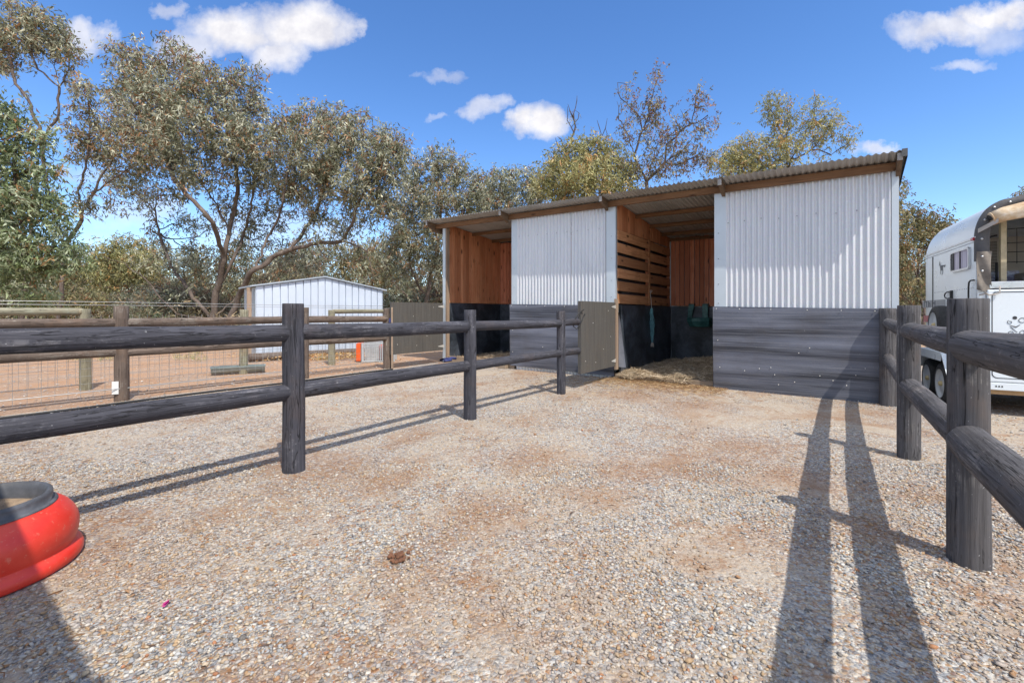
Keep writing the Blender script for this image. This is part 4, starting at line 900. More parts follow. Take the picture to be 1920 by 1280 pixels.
def stones(name, x, y, rad, base, faces, seed, parent=None):
    n = len(x); r2 = np.random.default_rng(seed); nb = len(base)
    Vv = base[None] * r2.uniform(.5, 1.4, (n, nb, 1)); s3 = r2.uniform(.65, 1.3, (n, 1, 3)) * np.array([1, 1, .62]); Vv = Vv * s3 * rad[:, None, None]
    a = r2.uniform(0, 6.283, n); c, s = np.cos(a)[:, None], np.sin(a)[:, None]; tx = r2.normal(0, .35, n)[:, None]
    X = Vv[..., 0] * c - Vv[..., 1] * s; Y = Vv[..., 0] * s + Vv[..., 1] * c; Z = Vv[..., 2] + X * tx * .6
    P_ = np.stack([X + x[:, None], Y + y[:, None], Z + rad[:, None] * .32], -1).reshape(-1, 3)
    Fq = (faces[None] + (np.arange(n) * nb)[:, None, None]).reshape(-1, 3)
    ci = r2.choice(len(PAL), n, p=PW); cc = PAL[ci] * r2.uniform(.8, 1.15, (n, 1)); bs_ = np.clip(np.maximum(fnoise(x, y, 1.9, 5) * .8 + .05, fnoise(x, y, 6., 6) * .9 - .55), 0, 1)[:, None]; bs_ = np.maximum(bs_ * .6, patch_w(x, y, r2)[:, None]); cc = cc * (1 - .68 * bs_) + np.array([.32, .16, .06]) * .68 * bs_
    cc = np.concatenate([cc, np.ones((n, 1))], 1)
    return np_mesh(name, P_, Fq, np.repeat(cc, nb, 0), m_stone, parent, k=3)
PAL = PAL * np.array([.93, .925, .90])
PAL = PAL * np.array([.93, .95, .97])
m_stone, t, b = newmat('stone_chips'); c_ = t.n('ShaderNodeAttribute', attribute_name='Col').outputs[0]; v = oc(t)
S(t, b, base=t.mix(.22, c_, t.mix(t.mr(t.noise(v, 220., 3), .3, .7), (.16, .12, .08), (.66, .58, .46))), rough=.85, spec=.25)
def field(n, y0, y1, seed, thin=.0):
    r2 = np.random.default_rng(seed); y = np.sqrt(r2.uniform(y0 ** 2, y1 ** 2, n)); x = r2.uniform(-1.2, 1.2, n) * y
    dens = fnoise(x, y, 1.1, 3) * .5 + fnoise(x, y, 3.1, 4) * .34 - .4 * patch_w(x, y, r2); keep = r2.random(n) < np.clip(.5 + dens * .9, .03, 1)
    rel = (x + 5.2) * -.8 + (y - 6.25) * .6; keep &= rel < -.05                       # on the yard only
    tx, ty = (x - 4.8) * .8 + (y - 6.02) * -.6, (x - 4.8) * .6 + (y - 6.02) * .8; keep &= ~((tx > -8.1) & (tx < .3) & (ty > -.04) & (ty < 3.3))
    keep &= (x + 2.47) ** 2 + (y - 2.08) ** 2 > .375 ** 2
    return x[keep], y[keep]
x, y = field(98000, 1.15, 3.6, 11); gr = stones('gravel', x, y, .0034 + .0074 * rng.random(len(x)) ** 2.4, ico, icf, 21)
tag(gr, 'grey white and brown crushed stone gravel loose over the yard', 'gravel', kind='stuff')
x, y = field(110000, 3.4, 8.5, 12); stones('gravel_far', x, y, .005 + .0065 * rng.random(len(x)) ** 2, oct_, ocf, 22, gr)
x, y = field(900, 1.15, 7, 13); stones('gravel_large', x, y, .009 + .008 * rng.random(len(x)), ico, icf, 23, gr)
# leaf litter and bits on the yard
n = 3800; yv = np.sqrt(rng.uniform(1.3 ** 2, 9 ** 2, n)); xv = rng.uniform(-1.15, 1.15, n) * yv; kk = (fnoise(xv, yv, 1.3, 8) > -.1) & ((xv + 5.2) * -.8 + (yv - 6.25) * .6 < 0) & ((xv - 4.8) * .6 + (yv - 6.02) * .8 < -.05) & ((xv + 2.47) ** 2 + (yv - 2.08) ** 2 > .15)
tag(strands('leaf_litter', np.stack([xv, yv, .012 + 0 * xv], 1)[kk], .04, .0026, [(.20, .10, .05), (.32, .18, .09), (.45, .33, .2), (.10, .06, .04)], flat=.05), 'fine brown leaf and straw litter sprinkled over the gravel', 'leaf litter', kind='stuff')
# dung and pink scrap
g_ = G(748, 1048); mb = MB()
for k in range(34):
    a = random.uniform(0, 6.28); r = random.uniform(0, .055); s = random.uniform(.007, .013)
    mb.lathe([(.001, -s * .6), (s * .8, -s * .4), (s, 0), (s * .75, s * .5), (.001, s * .7)], 9, (g_.x + r * math.cos(a), g_.y + r * math.sin(a) * 1.3, .01 + s * .3 + (.006 if r < .02 else 0)))
tag(mb.build('dung', m_dung, None, None, True), 'small crumbled brown horse dropping on the gravel', 'dung')
g_ = G(303, 1143); mb = MB(); mb.poly([(g_.x, g_.y, .016), (g_.x + .012, g_.y + .004, .024), (g_.x + .014, g_.y + .03, .028), (g_.x + .003, g_.y + .034, .02), (g_.x - .006, g_.y + .015, .018)]); mb.grid(lambda u, v: (g_.x + .01 * u, g_.y + .028 * v, .013 + .012 * math.sin(u * 3) * v), 4, 4)
tag(mb.build('paper_scrap', m_pink), 'tiny bright pink scrap lying on the gravel', 'scrap')

# ------------------------------------------------------------------ trees
def colonize(guides, attr, step, kill, iters=260, seed=0):
    """grow a branching skeleton through the attractor points; returns positions and parents"""
    r2 = np.random.default_rng(seed)
    pos = []; par = []
    for g in guides:                                       # polylines, first joins nearest existing node
        g = [np.array(p, float) for p in g]
        if not pos: pos.append(g[0]); par.append(-1); cur = 0
        else: cur = int(np.argmin(np.linalg.norm(np.array(pos) - g[0], axis=1)))
        prev = pos[cur]
        for p in g[1:]:
            L = np.linalg.norm(p - prev); n = max(1, int(L / step)); jit = np.zeros(3); a0 = prev.copy()
            for i in range(1, n + 1):
                jit = jit * .8 + r2.normal(0, .14 * step, 3)
                q = a0 + (p - a0) * i / n + jit * (1 if i < n else .3)
                pos.append(q); par.append(cur); cur = len(pos) - 1
            prev = pos[-1]
    pos = list(pos); A_ = attr.copy()
    near = np.full(len(A_), 0); nd = np.full(len(A_), 1e9)
    PA = np.array(pos)
    for i0 in range(0, len(PA)):
        d = np.linalg.norm(A_ - PA[i0], axis=1); m = d < nd; nd[m] = d[m]; near[m] = i0
    alive = np.ones(len(A_), bool)
    for it in range(iters):
        if not alive.any(): break
        idx = np.where(alive)[0]
        uniq, inv = np.unique(near[idx], return_inverse=True)
        Pn = np.array([pos[u] for u in uniq]); dirs = A_[idx] - Pn[inv]; dirs /= np.linalg.norm(dirs, axis=1)[:, None] + 1e-9
        acc = np.zeros((len(uniq), 3)); np.add.at(acc, inv, dirs)
        ln = np.linalg.norm(acc, axis=1); acc[ln < .05] = r2.normal(size=3); acc /= np.linalg.norm(acc, axis=1)[:, None]
        acc += r2.normal(0, .22, acc.shape); acc /= np.linalg.norm(acc, axis=1)[:, None]
        new = Pn + acc * step; start = len(pos)
        for k in range(len(uniq)): pos.append(new[k]); par.append(int(uniq[k]))
        D_ = np.linalg.norm(A_[idx][:, None] - new[None], axis=2); j = D_.argmin(1); dm = D_[np.arange(len(idx)), j]
        m = dm < nd[idx]; ii = idx[m]; nd[ii] = dm[m]; near[ii] = start + j[m]
        alive[idx[nd[idx] < kill]] = False
    return np.array(pos), np.array(par)
def branches_mesh(pos, par, rtip, ex, rmax=None, nside=6, rmin=0):
    n = len(pos); cnt = np.zeros(n); ch = [[] for _ in range(n)]
    for i in range(n - 1, 0, -1):
        if not ch[i]: cnt[i] = max(cnt[i], 1)
        cnt[par[i]] += cnt[i]; ch[par[i]].append(i)
    rad = rtip * np.maximum(cnt, 1) ** ex
    if rmax: rad = np.minimum(rad, rmax)
    d = np.zeros((n, 3)); d[1:] = pos[1:] - pos[par[1:]]
    if n > 1: d[0] = d[ch[0][0]] if ch[0] else (0, 0, 1)
    d /= np.linalg.norm(d, axis=1)[:, None] + 1e-9
    u = np.cross(d, (0.31, .9, .1)); u /= np.linalg.norm(u, axis=1)[:, None] + 1e-9; w_ = np.cross(d, u)
    V_ = []; F_ = []; ring = np.full(n, -1)
    ang_ = np.arange(nside) * 2 * math.pi / nside
    c, s = np.cos(ang_)[:, None], np.sin(ang_)[:, None]
    def mk(p, uu, ww, r):
        b = len(V_) * nside; V_.append(p + (uu * c + ww * s) * r); return b
    ring[0] = mk(pos[0], u[0], w_[0], rad[0] * 1.25)
    main = [max(x, key=lambda q: cnt[q]) if x else -1 for x in ch]
    for i in range(1, n):
        if rad[i] < rmin: continue
        p = par[i]
        if main[p] == i and ring[p] >= 0: a = ring[p]
        else: a = mk(pos[p], u[i], w_[i], rad[i])
        ring[i] = b = mk(pos[i], u[i], w_[i], rad[i] if ch[i] else rad[i] * .4)
        # align by nearest rotation
        A0 = V_[a // nside]; B0 = V_[b // nside]
        k = int(np.argmin(np.linalg.norm(B0 - (A0[0] + pos[i] - pos[p]), axis=1))); 
        for j in range(nside):
            F_.append((a + j, a + (j + 1) % nside, b + (j + 1 + k) % nside, b + (j + k) % nside))
    return np.concatenate(V_), np.array(F_), cnt
TRUE_SUN = np.array(sv)
def leaves(pts, n, L, W, pal, spread, seed, tint=None, droop=.75, centre=None):
    r2 = np.random.default_rng(seed); Q = 8                        # Q leaves hang along each twig
    tw = r2.integers(0, len(pts), n // Q + 1)
    base = pts[tw] + r2.normal(0, spread, (len(tw), 3))
    tdir = r2.normal(size=(len(tw), 3)); tdir[:, 2] -= .9; tdir /= np.linalg.norm(tdir, axis=1)[:, None]
    td = np.repeat(tdir, Q, 0)[:n]; kk = np.tile(np.arange(Q), len(tw))[:n, None] - Q / 2
    c = np.repeat(base, Q, 0)[:n] + td * kk * L * .30 + r2.normal(0, L * .16, (n, 3))
    a = r2.normal(size=(n, 3)) * .62 + td * .5; a[:, 2] = a[:, 2] * .8 - droop * .7; a /= np.linalg.norm(a, axis=1)[:, None]
    w_ = np.cross(a, r2.normal(size=(n, 3))); w_ /= np.linalg.norm(w_, axis=1)[:, None]
    Ls = (L * r2.uniform(.55, 1.3, n))[:, None]; Ws = (W * r2.uniform(.7, 1.25, n))[:, None] * .5
    bend = r2.normal(size=(n, 3)) * Ls * .10
    V_ = np.stack([c, c + a * Ls * .42 + w_ * Ws + bend, c + a * Ls, c + a * Ls * .42 - w_ * Ws + bend], 1).reshape(-1, 3)
    F_ = np.arange(n * 4).reshape(-1, 4)
    ci = r2.choice(len(pal[0]), len(tw), p=pal[1]); cc = np.repeat(np.array(pal[0])[ci] * r2.uniform(.75, 1.3, (len(tw), 1)), Q, 0)[:n] * r2.uniform(.95, 1.6, (n, 1))
    if tint is not None:                                       # new rusty growth near the crown tips
        h = (c[:, 2] - tint[0]) / (tint[1] - tint[0]); m = r2.random(n) < np.clip(h, 0, 1) * tint[2]; cc[m] = np.array([.30, .145, .06]) * r2.uniform(.7, 1.4, (m.sum(), 1))
    cc = np.concatenate([cc, np.ones((n, 1))], 1)
    return V_, F_, np.repeat(cc, 4, 0)
def pal(items): c = [i[0] for i in items]; p = np.array([i[1] for i in items], float); return c, p / p.sum()
PG = pal([((.195, .20, .125), 4), ((.28, .285, .205), 3.4), ((.10, .105, .06), 2.6), ((.42, .41, .30), 2.6), ((.29, .17, .09), 1.0), ((.20, .14, .085), 1.2)])
PB = pal([((.15, .19, .085), 4), ((.24, .28, .155), 3), ((.085, .11, .05), 3), ((.36, .40, .27), 2.2), ((.30, .18, .08), .7)])
PO = pal([((.25, .24, .10), 4), ((.33, .31, .15), 3), ((.17, .17, .08), 2), ((.38, .30, .14), 1.2), ((.34, .19, .07), .6)])
PD = pal([((.17, .13, .095), 3), ((.24, .21, .12), 3), ((.12, .11, .07), 3), ((.25, .13, .08), 1.5), ((.30, .28, .19), 1)])
PR = pal([((.16, .15, .07), 4), ((.24, .20, .10), 3), ((.10, .10, .05), 3), ((.20, .11, .05), 1.5)])
def clump_pts(clumps, d, k, seed, depth=1.0):
    r2 = np.random.default_rng(seed); out = []; 
    for cl in clumps:
        px, py, rx, ry = cl[:4]; dd = cl[4] if len(cl) > 4 else 0; dens = cl[5] if len(cl) > 5 else 1
        n = max(4, int(math.pi * rx * ry * k * max(dens, .75)))
        q = r2.normal(size=(n, 3)); q /= np.linalg.norm(q, axis=1)[:, None]; q *= (r2.random(n) ** .42)[:, None]
        D_ = d + dd; s = D_ / F; c = np.array(P(px, py, D_)); out.append(c + q * np.array([rx * s, (rx + ry) * .5 * s * depth, ry * s]))
    return np.concatenate(out)
NTREE = [0]
def tree(label, d, guides, clumps, pl, leaf_px=(8.5, 2.4), cover=2.3, k=.016, rtip=.013, ex=.47, seed=1, spread=.9, tint=None, name='gum_tree', cat='tree', rmax=.42, group='gum trees behind the yard', bark=None, barek=0):
    NTREE[0] += 1
    g3 = [[tuple(P(p[0], p[1], d + (p[2] if len(p) > 2 else 0))) for p in g] for g in guides]
    base = g3[0][0]; b0 = (base[0], base[1], -.05); g3[0] = [b0] + [p for p in g3[0]]
    if abs(g3[0][1][2]) < .3: g3[0].pop(1)
    step = d * .0125
    at = clump_pts(clumps, d, k, seed)
    pos, par = colonize(g3, at, step, step * 1.7, seed=seed)
    pos[:, 2] = np.maximum(pos[:, 2], -.05)
    V_, F_, cnt = branches_mesh(pos, par, rtip * d / 24, ex, rmax)
    root = empty(name, b0, label, cat, 0, group)
    tr_ = np_mesh('trunk', V_ - np.array(b0), F_, None, bark or m_bark, root, True)
    leaf_px = (leaf_px[0] * 1.08, leaf_px[1] * .95); s = d / F; area = sum(math.pi * c[2] * c[3] * (c[5] if len(c) > 5 else 1) for c in clumps)
    n = int(area * cover * 1.12 / (leaf_px[0] * leaf_px[1] * .35))
    dmin = np.zeros(len(pos), bool)
    cc = np.array([P(c[0], c[1], d + (c[4] if len(c) > 4 else 0)) for c in clumps]); rr = np.array([(c[2] * s * 1.25, (c[2] + c[3]) * .6 * s, c[3] * s * 1.25) for c in clumps])
    dd = (((pos[:, None] - cc[None]) / rr[None]) ** 2).sum(2); ins = dd.min(1) < 1.1
    den = np.array([c[5] if len(c) > 5 else 1. for c in clumps])[dd.argmin(1)]
    tw = pos[(cnt <= 5) & ins & (np.random.default_rng(seed).random(len(pos)) < den)]
    Vl, Fl, Cl = leaves(tw, n, leaf_px[0] * s, leaf_px[1] * s, pl, step * spread, seed + 5, tint)
    Vl[:, 2] = np.maximum(Vl[:, 2], .02)
    np_mesh('crown', Vl - np.array(b0), Fl, Cl, m_leaf, root)
    return root
D1 = 24
# main spreading gum, left of the pale shed
tree('large spreading gum tree with rusty tipped crown and many limbs left of the pale shed', 24,
     [[(395, 628), (402, 585), (405, 545), (425, 470, -.5), (430, 430), (410, 385), (375, 340), (340, 300)], [(408, 540), (430, 500), (455, 440, 1), (470, 380), (480, 320)], [(395, 590), (360, 560), (320, 500, 1.5), (300, 430, 2), (290, 360)], [(425, 470), (390, 410, -2), (330, 340, -2), (300, 260)], [(430, 430), (445, 360), (440, 280), (430, 220)], [(396, 600), (330, 590), (300, 560), (270, 520), (235, 492), (185, 480)], [(400, 600), (440, 560, 1), (500, 520, 2)]],
     [(262, 120, 60, 38), (330, 118, 50, 40, 1), (300, 185, 75, 50, -1), (400, 160, 60, 42, 0), (365, 235, 80, 52, -1.5), (455, 190, 48, 52, .5), (478, 150, 25, 28, 0, .7), (440, 265, 62, 50, -1), (290, 262, 55, 40, 1.5, .9), (215, 165, 38, 34, 1, .8), (488, 300, 42, 55, 0, .9), (395, 315, 60, 38, -1, .8), (330, 360, 45, 30, 1, .45), (455, 385, 40, 36, 1, .5), (500, 240, 30, 40, 1, .7), (560, 400, 40, 40, 3, .5), (350, 440, 60, 55, 4, .3), (480, 440, 50, 50, 2, .3), (400, 500, 60, 40, 2, .22), (300, 505, 50, 40, 1, .2), (520, 480, 40, 40, 3, .25), (520, 330, 40, 50, 2, .6), (250, 215, 40, 36, 0), (300, 300, 50, 30, 1, .8), (230, 330, 36, 26, 1, .5), (270, 380, 40, 30, 3, .35), (455, 540, 40, 24, 2, .2), (340, 545, 50, 22, 1, .2)],
     PG, seed=3, tint=(9, 16, .2))
# leaning gum
tree('gum tree with a long pale limb leaning right above the pale shed', 23,
     [[(425, 620), (445, 560), (480, 505, -.5), (510, 482), (545, 467), (600, 455), (640, 452), (690, 472)], [(545, 467), (580, 420, 1), (600, 370), (620, 320), (640, 270)], [(640, 452), (665, 400, -1), (690, 350), (715, 300)], [(480, 505), (510, 440, 1), (530, 380), (545, 310)]],
     [(545, 245, 38, 42), (585, 225, 42, 35, 1), (620, 215, 40, 28), (600, 280, 60, 42, -1), (665, 260, 62, 48, 0), (725, 268, 42, 38), (570, 330, 50, 42, 1), (640, 325, 60, 42, -1), (715, 325, 55, 42, 0), (745, 300, 30, 40), (600, 380, 50, 26, 0, .6), (680, 385, 60, 30, 1, .7), (735, 380, 35, 40, 0, .6), (540, 290, 30, 40, 0, .8), (655, 415, 60, 20, 1, .35), (600, 430, 60, 30, 0, .25), (690, 500, 50, 40, 0, .25), (560, 500, 60, 30, 2, .25), (640, 490, 50, 34, 1, .25)],
     PG, seed=8, tint=(8, 13, .16))
# tree left, leaning right
tree('slender forked gum reaching up right from behind the leafy bush at the far left', 19,
     [[(100, 645), (110, 580), (125, 455, 0), (150, 405), (178, 360), (235, 318), (280, 290)], [(150, 405), (145, 360), (160, 300), (170, 240), (165, 190)], [(178, 360), (190, 330), (240, 250), (250, 200)]],
     [(250, 285, 50, 30), (195, 375, 44, 28, 0, .4), (255, 350, 40, 26, 1, .4), (150, 335, 26, 22, 0, .5), (175, 290, 45, 26, 1), (205, 250, 40, 30, 0, .8), (165, 180, 26, 28, 0, .7), (280, 250, 30, 26), (205, 330, 45, 18, 0, .4), (235, 200, 26, 28, 0, .7), (130, 240, 26, 26, 0, .5)],
     PG, seed=12, tint=(5, 10, .18))
# tall at left edge
tree('tall thin gum with an open top at the left edge of the picture', 16,
     [[(30, 650), (45, 560), (55, 450), (70, 330), (77, 262), (108, 220), (112, 164), (95, 110)], [(77, 262), (60, 200), (30, 150), (15, 100)], [(112, 164), (130, 130), (135, 100)], [(112, 164), (70, 130), (60, 70)]],
     [(40, 38, 42, 30), (85, 52, 45, 32), (20, 85, 34, 26), (118, 88, 32, 30), (65, 90, 45, 26), (140, 112, 20, 15), (10, 120, 26, 20, 0, .7), (-60, 80, 60, 60), (95, 120, 30, 16, 0, .4), (60, 215, 30, 14, 0, .3), (150, 160, 26, 14, 0, .5), (30, 170, 20, 20, 0, .3)],
     PG, seed=15, leaf_px=(9, 2.6), tint=(9, 13, .1))
tree('dense dark green gum with drooping leaves at the left edge near the fence', 11.5,
     [[(-40, 670), (-20, 560), (0, 450), (20, 350), (30, 260)], [(-20, 560), (40, 500), (90, 470), (120, 460)], [(0, 450), (60, 400), (90, 360)]],
     [(15, 225, 48, 42), (50, 262, 42, 40, 0), (20, 310, 60, 48), (78, 320, 36, 36, 0, .9), (45, 375, 65, 42), (95, 405, 42, 34), (25, 440, 70, 40), (100, 465, 50, 36), (50, 500, 75, 34), (135, 490, 36, 24), (-50, 350, 60, 130), (20, 540, 50, 20, 0, .7), (-60, 480, 60, 60), (150, 505, 22, 16, 0, .7)],
     PB, seed=19, leaf_px=(11.5, 3.3), cover=2.5, tint=(2, 6, .04))
tree('tall dense gum rising between the pale shed and the horse shelter', 27,
     [[(785, 622), (800, 560), (815, 500), (825, 430), (830, 370)], [(800, 560), (770, 500), (755, 440)], [(815, 500), (850, 450, 2), (870, 400)], [(790, 590), (745, 540, -1), (720, 490)]],
     [(812, 300, 45, 26), (785, 335, 45, 36), (850, 325, 48, 34), (880, 350, 40, 32), (830, 375, 55, 36, -1), (770, 395, 45, 40, 1), (880, 390, 40, 26), (790, 440, 60, 38, -1), (745, 465, 45, 40, 1, .8), (805, 495, 50, 36, 0, .8), (760, 525, 45, 28, 0, .7), (900, 365, 30, 26)],
     PG, seed=23, leaf_px=(6.5, 2.0), cover=2.1, tint=(8, 13, .12))
tree('grey green gum crown showing above the low end of the shelter roof', 30,
     [[(960, 622), (958, 520), (955, 440), (950, 380)], [(958, 520), (990, 440), (1000, 380)]],
     [(935, 345, 40, 26), (975, 335, 40, 24), (1010, 350, 32, 30), (930, 385, 50, 26), (985, 380, 50, 28)],
     PG, seed=27, leaf_px=(6.5, 2.0), cover=2.2)
tree('olive yellow rounded gum crown behind the middle of the shelter roof', 22,
     [[(1105, 634), (1108, 540), (1100, 440), (1095, 360)], [(1108, 540), (1140, 420), (1150, 340)], [(1100, 440), (1060, 390), (1040, 350)]],
     [(1098, 275, 40, 26), (1070, 300, 42, 34), (1135, 298, 42, 34), (1165, 318, 30, 34), (1040, 330, 35, 30), (1100, 330, 60, 36, -1), (1020, 355, 30, 22), (1150, 355, 45, 26), (1070, 365, 50, 22)],
     PO, seed=31, leaf_px=(8, 2.4), cover=2.5)
# dead twigs
tree('bare dead branches sticking up behind the olive yellow crown', 26,
     [[(1060, 624), (1062, 500), (1063, 330), (1066, 290), (1070, 260), (1075, 225), (1082, 180)], [(1062, 320), (1040, 290), (1032, 275)], [(1066, 290), (1052, 262), (1045, 256)], [(1070, 250), (1064, 225), (1063, 200)], [(1074, 238), (1084, 222), (1086, 212)], [(1072, 220), (1068, 208), (1065, 195)], [(1066, 300), (1050, 285), (1040, 258)], [(1062, 500), (1110, 380), (1126, 290), (1128, 250), (1120, 225)], [(1128, 260), (1135, 240), (1138, 222)], [(1126, 290), (1136, 265), (1134, 240)], [(1063, 350), (1048, 310), (1042, 300)]],
     [(1075, 215, 8, 20, 0, 1), (1045, 268, 10, 10, 0, 1)], PD, seed=35, leaf_px=(4, 1.2), cover=.12, k=.01, rtip=.020, ex=.42, bark=m_barkd, name='dead_tree', cat='dead tree')
tree('tall sparse gum with dark twisted limbs above the shelter roof', 22,
     [[(1210, 634), (1212, 420), (1212, 341), (1247, 305), (1250, 270), (1275, 245), (1297, 232), (1303, 200), (1310, 170)], [(1212, 341), (1190, 290), (1205, 245), (1200, 220), (1180, 200), (1160, 175), (1158, 155)], [(1205, 245), (1212, 225), (1216, 200), (1228, 165), (1236, 140)], [(1190, 290), (1180, 255), (1160, 225), (1156, 190)], [(1297, 232), (1282, 215), (1276, 205)], [(1303, 228), (1320, 222), (1334, 230)], [(1247, 305), (1268, 310), (1290, 300), (1310, 290)], [(1250, 300), (1285, 275), (1300, 255)], [(1212, 341), (1225, 300), (1235, 270)], [(1216, 215), (1235, 205), (1238, 190)]],
     [(1190, 165, 17, 11, 0, .8), (1233, 140, 10, 13, 0, .7), (1214, 147, 7, 7), (1208, 185, 20, 13, 0, .8), (1200, 212, 30, 17), (1228, 208, 20, 18), (1180, 250, 17, 10), (1238, 240, 18, 16, 0, .9), (1268, 236, 20, 12), (1225, 262, 20, 20, 0, .7), (1275, 262, 22, 20, 0, .8), (1318, 200, 18, 14, 0, .6), (1332, 188, 10, 8, 0, .7), (1303, 172, 12, 12, 0, .5), (1305, 250, 20, 20, 0, .8), (1325, 248, 10, 22, 0, .6), (1285, 290, 36, 22, 0, .8), (1215, 290, 26, 26, 0, .6), (1320, 300, 26, 26, 0, .8), (1180, 320, 30, 22, 0, .8), (1250, 320, 40, 16, 0, .8)],
     PD, seed=39, leaf_px=(6.5, 2.2), cover=1.5, k=.016, rtip=.015, ex=.44, bark=m_barkd, tint=(9, 12, .25))
tree('open crowned gum over the high right part of the shelter roof', 20,
     [[(1470, 636), (1475, 420), (1478, 340), (1482, 300), (1520, 280), (1548, 250), (1560, 220)], [(1478, 330), (1470, 270), (1462, 240), (1450, 215), (1440, 195)], [(1470, 270), (1478, 240), (1476, 205)], [(1482, 300), (1510, 245), (1530, 222), (1528, 200)], [(1478, 340), (1430, 310), (1400, 280)], [(1520, 290), (1560, 290), (1590, 270), (1600, 255)]],
     [(1452, 190, 24, 12), (1475, 200, 14, 18), (1438, 200, 10, 8), (1462, 222, 20, 12), (1528, 195, 16, 10), (1545, 207, 12, 8), (1510, 215, 12, 10, 0, .6), (1530, 232, 22, 14, 0, .8), (1560, 235, 22, 14, 0, .9), (1590, 258, 22, 13, 0, .9), (1480, 240, 18, 12, 0, .8), (1470, 262, 34, 16), (1400, 262, 30, 18), (1372, 285, 28, 26), (1430, 290, 48, 28), (1480, 290, 30, 24), (1520, 262, 34, 17, 0, .8), (1350, 315, 30, 24), (1400, 320, 50, 22), (1550, 282, 30, 12, 0, .4), (1470, 320, 40, 16), (1530, 300, 20, 14, 0, .4)],
     PO, seed=43, leaf_px=(6, 1.9), cover=1.9, k=.014, rtip=.013, ex=.44, bark=m_barkd)
tree('round brownish gum with pale bare limbs between the shelter and the horse trailer', 20,
     [[(1728, 636), (1735, 590), (1728, 540), (1712, 500), (1690, 480)], [(1728, 540), (1722, 490), (1726, 460), (1735, 430)], [(1735, 590), (1700, 560), (1680, 545)]],
     [(1705, 405, 34, 18), (1740, 410, 38, 22), (1765, 420, 24, 16), (1720, 440, 46, 26), (1700, 470, 30, 18, 0, .7), (1750, 450, 34, 22), (1695, 510, 24, 20, 0, .7), (1705, 550, 28, 22, 0, .7), (1740, 500, 24, 26, 0, .5), (1670, 480, 30, 80), (1740, 560, 24, 20, 0, .5), (1790, 440, 20, 30)],
     PR, seed=47, leaf_px=(6.5, 2.2), cover=2.3)
tree('gum crown just showing above the roof of the horse trailer', 24,
     [[(1960, 630), (1955, 500), (1945, 400)]], [(1925, 358, 14, 8, 0, 1), (1950, 365, 30, 20), (1990, 370, 50, 30)], PR, seed=51, leaf_px=(6.5, 2.2), rtip=.02)
tree('small leafy gum sprig seen past the high corner of the shelter roof', 15,
     [[(1640, 650), (1650, 500), (1668, 400), (1680, 350)]], [(1683, 335, 10, 10, 0, .7), (1686, 352, 9, 12, 0, .8), (1660, 400, 30, 40)], PR, seed=55, leaf_px=(7, 2.2), rtip=.02)
tree('yellow green rounded gum in the distance left of the spreading gum', 36,
     [[(235, 610), (238, 560), (236, 520)]], [(225, 462, 38, 16), (262, 475, 32, 16), (195, 482, 30, 18), (240, 500, 55, 22), (190, 520, 40, 22), (290, 505, 26, 22)], PO, seed=59, leaf_px=(5, 1.8), cover=2.6)
tree('light green low shrub behind the paddock fence at the far left', 13, [[(65, 640), (65, 600), (62, 560)]],
     [(62, 556, 28, 14), (90, 565, 20, 10), (40, 570, 20, 10)], pal([((.28, .34, .16), 3), ((.36, .40, .22), 2), ((.30, .18, .08), .5)]), seed=63, leaf_px=(9, 2.8), cover=2., name='shrub', cat='shrub', group=None)

# far-off wood as one mass
Vs, Fs, Cs, Ms = [], [], [], []; off = 0
r3 = np.random.default_rng(77)
def add(V_, F_, C_, mi):
    global off
    Vs.append(V_); Fs.append(F_ + off); Cs.append(C_); Ms.append(np.full(len(F_), mi)); off += len(V_)
for i, (px, d, hpx) in enumerate([(-330, 40, 150), (-150, 38, 160), (20, 42, 120), (90, 36, 90), (170, 44, 95), (250, 40, 80), (330, 46, 105), (400, 38, 95), (480, 44, 115), (545, 37, 95), (600, 48, 120), (680, 39, 105), (740, 46, 130), (820, 40, 120), (900, 48, 150), (980, 42, 160), (1080, 45, 170), (1200, 42, 190), (1320, 44, 180), (1440, 42, 170), (1560, 46, 150), (1660, 36, 110), (1740, 38, 120), (1850, 36, 110), (1960, 42, 120), (2120, 38, 130), (2300, 42, 150)] + [(q * 105 - 600, 62, 90 + 30 * math.sin(q * 1.7)) for q in range(30)] + [(q * 118 - 560, 31, 34 + 12 * math.sin(q * 2.7)) for q in range(13)]):
    cl = []
    for q in range(13): cl.append((px + r3.uniform(-66, 66), 590 - hpx * (1.22 if px < 820 else 1) * r3.uniform(.0, 1), r3.uniform(20, 38), r3.uniform(13, 24), r3.uniform(-3, 3)))
    gy = HZ + CH * F / d
    at = clump_pts(cl, d, .010, 200 + i)
    gb = P(px, gy, d); gb = (gb[0], gb[1], 0)
    gd = [[gb, tuple(P(px + r3.uniform(-10, 10), 585, d)), tuple(P(px + r3.uniform(-20, 20), 585 - hpx * .5, d))], [tuple(P(px, 590, d)), tuple(P(px - 30, 560, d)), tuple(P(px - 45, 585 - hpx * .5, d))], [tuple(P(px, 590, d)), tuple(P(px + 30, 555, d)), tuple(P(px + 40, 585 - hpx * .4, d))]]
    pos, par = colonize(gd, at, d * .014, d * .024, seed=300 + i)
    V_, F_, cnt = branches_mesh(pos, par, .026, .45, .3, 4)
    add(V_, F_, np.tile([.1, .1, .1, 1.], (len(V_), 1)), 0)
    s = d / F; area = sum(math.pi * c[2] * c[3] for c in cl)
    p_ = [PG, PD, PG, PR][i % 4]
    V_, F_, C_ = leaves(pos[cnt <= 5], int(area * 1.7 / (5.5 * 2.1 * .35)), 5.5 * s, 2.1 * s, p_, d * .012, 400 + i); V_[:, 2] = np.maximum(V_[:, 2], .02); add(V_, F_, C_, 1)
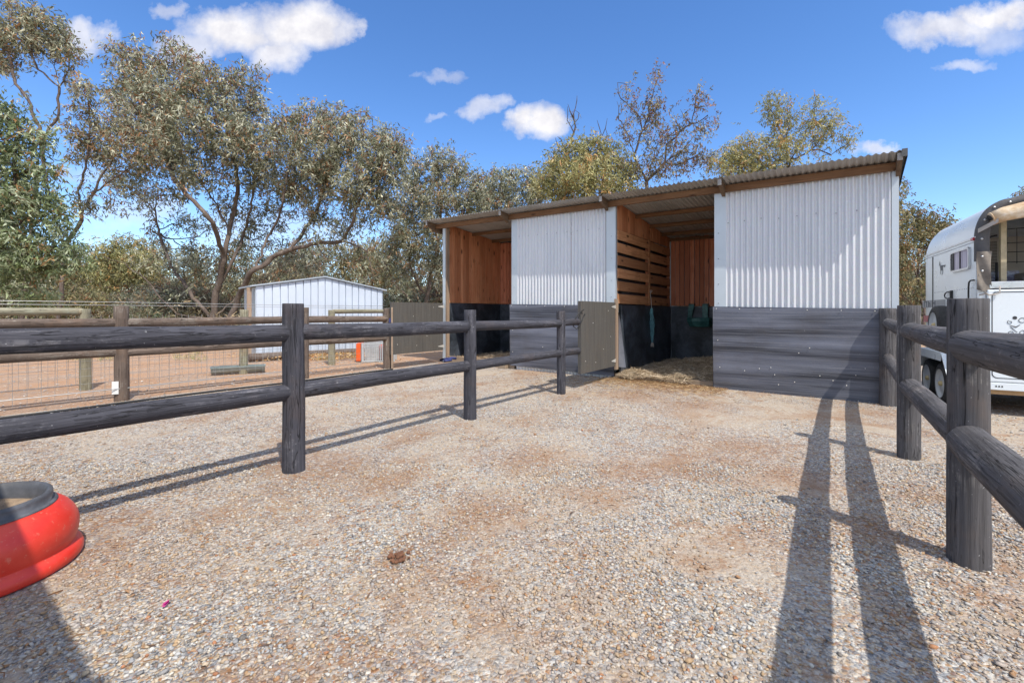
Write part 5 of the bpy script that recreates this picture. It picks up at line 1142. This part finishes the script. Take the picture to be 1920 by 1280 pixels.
wd = np_mesh('woodland', np.concatenate(Vs), np.concatenate(Fs), np.concatenate(Cs), [m_bark, m_leaf], None, False, np.concatenate(Ms))
tag(wd, 'grey green belt of distant gum woodland closing the background', 'woodland', kind='stuff')
# undergrowth: dry brush and fallen sticks among the trunks
n = 26000; px = r3.uniform(-500, 2400, n); dd_ = 19 + 24 * r3.random(n) ** .8; X = (px - 960) / F * dd_; hmax = .5 + 1.3 * np.clip(fnoise(X, dd_, .5, 31) * .6 + .5, 0, 1.3)
Z = hmax * r3.random(n) ** 1.6
V_, F_, C_ = leaves(np.stack([X, dd_, Z], 1), 70000, .30, .05, pal([((.26, .20, .12), 3), ((.20, .18, .10), 3), ((.36, .28, .17), 2), ((.12, .09, .06), 2), ((.16, .20, .10), 1)]), .10, 91, droop=-.3)
V_[:, 2] = np.maximum(V_[:, 2], .01)
tag(np_mesh('undergrowth', V_, F_, C_, m_leaf), 'dry brown grass and brush under the gum trees', 'undergrowth', kind='stuff')

# ------------------------------------------------------------------ small things on the ground
pts = []
for k in np.linspace(-4.5, 4.3, 60): q = along((-5.05, 6.0), k); pts.append((q[0] - .8 * .03 * math.sin(k * 2.1), q[1] + .6 * .03 * math.sin(k * 2.1), .016))
tag(MB().tube(pts, .014, 6).build('hose', m_dark, None, None, True), 'long black garden hose lying along the foot of the brown paddock fence', 'hose')
r4 = np.random.default_rng(9)
n = 5200; yv = r4.uniform(5.5, 17, n); xv = -4.6 - (yv - 6.2) * -.75 - np.abs(r4.normal(0, 3.2, n)) - .4
stones('paddock_stones', xv, yv, .006 + .016 * r4.random(n) ** 3, oct_, ocf, 41)
tag(bpy.data.objects['paddock_stones'], 'scattered stones and clods on the reddish paddock dirt', 'stones', kind='stuff')
n = 60; cx = r4.uniform(-14, -2.5, n); cy = r4.uniform(11, 18, n)
P3 = np.stack([np.repeat(cx, 40) + r4.normal(0, .09, n * 40), np.repeat(cy, 40) + r4.normal(0, .09, n * 40), .05 + .06 * r4.random(n * 40)], 1)
tag(strands('grass_tufts', P3, .16, .004, [(.42, .36, .16), (.50, .42, .22), (.28, .30, .12)], flat=2.5), 'dry yellow grass tufts in the paddock under the trees', 'grass', kind='stuff')
n = 2400; P3 = np.stack([r4.normal(-5.2, .7, n), 11.9 + r4.normal(0, .35, n) + 0, .02 + .10 * r4.random(n)], 1)
tag(strands('leaf_heap', P3, .09, .012, [(.55, .36, .16), (.62, .45, .22), (.45, .22, .09)], flat=.4), 'drift of orange fallen leaves against the log in front of the pale shed', 'leaf litter', kind='stuff')
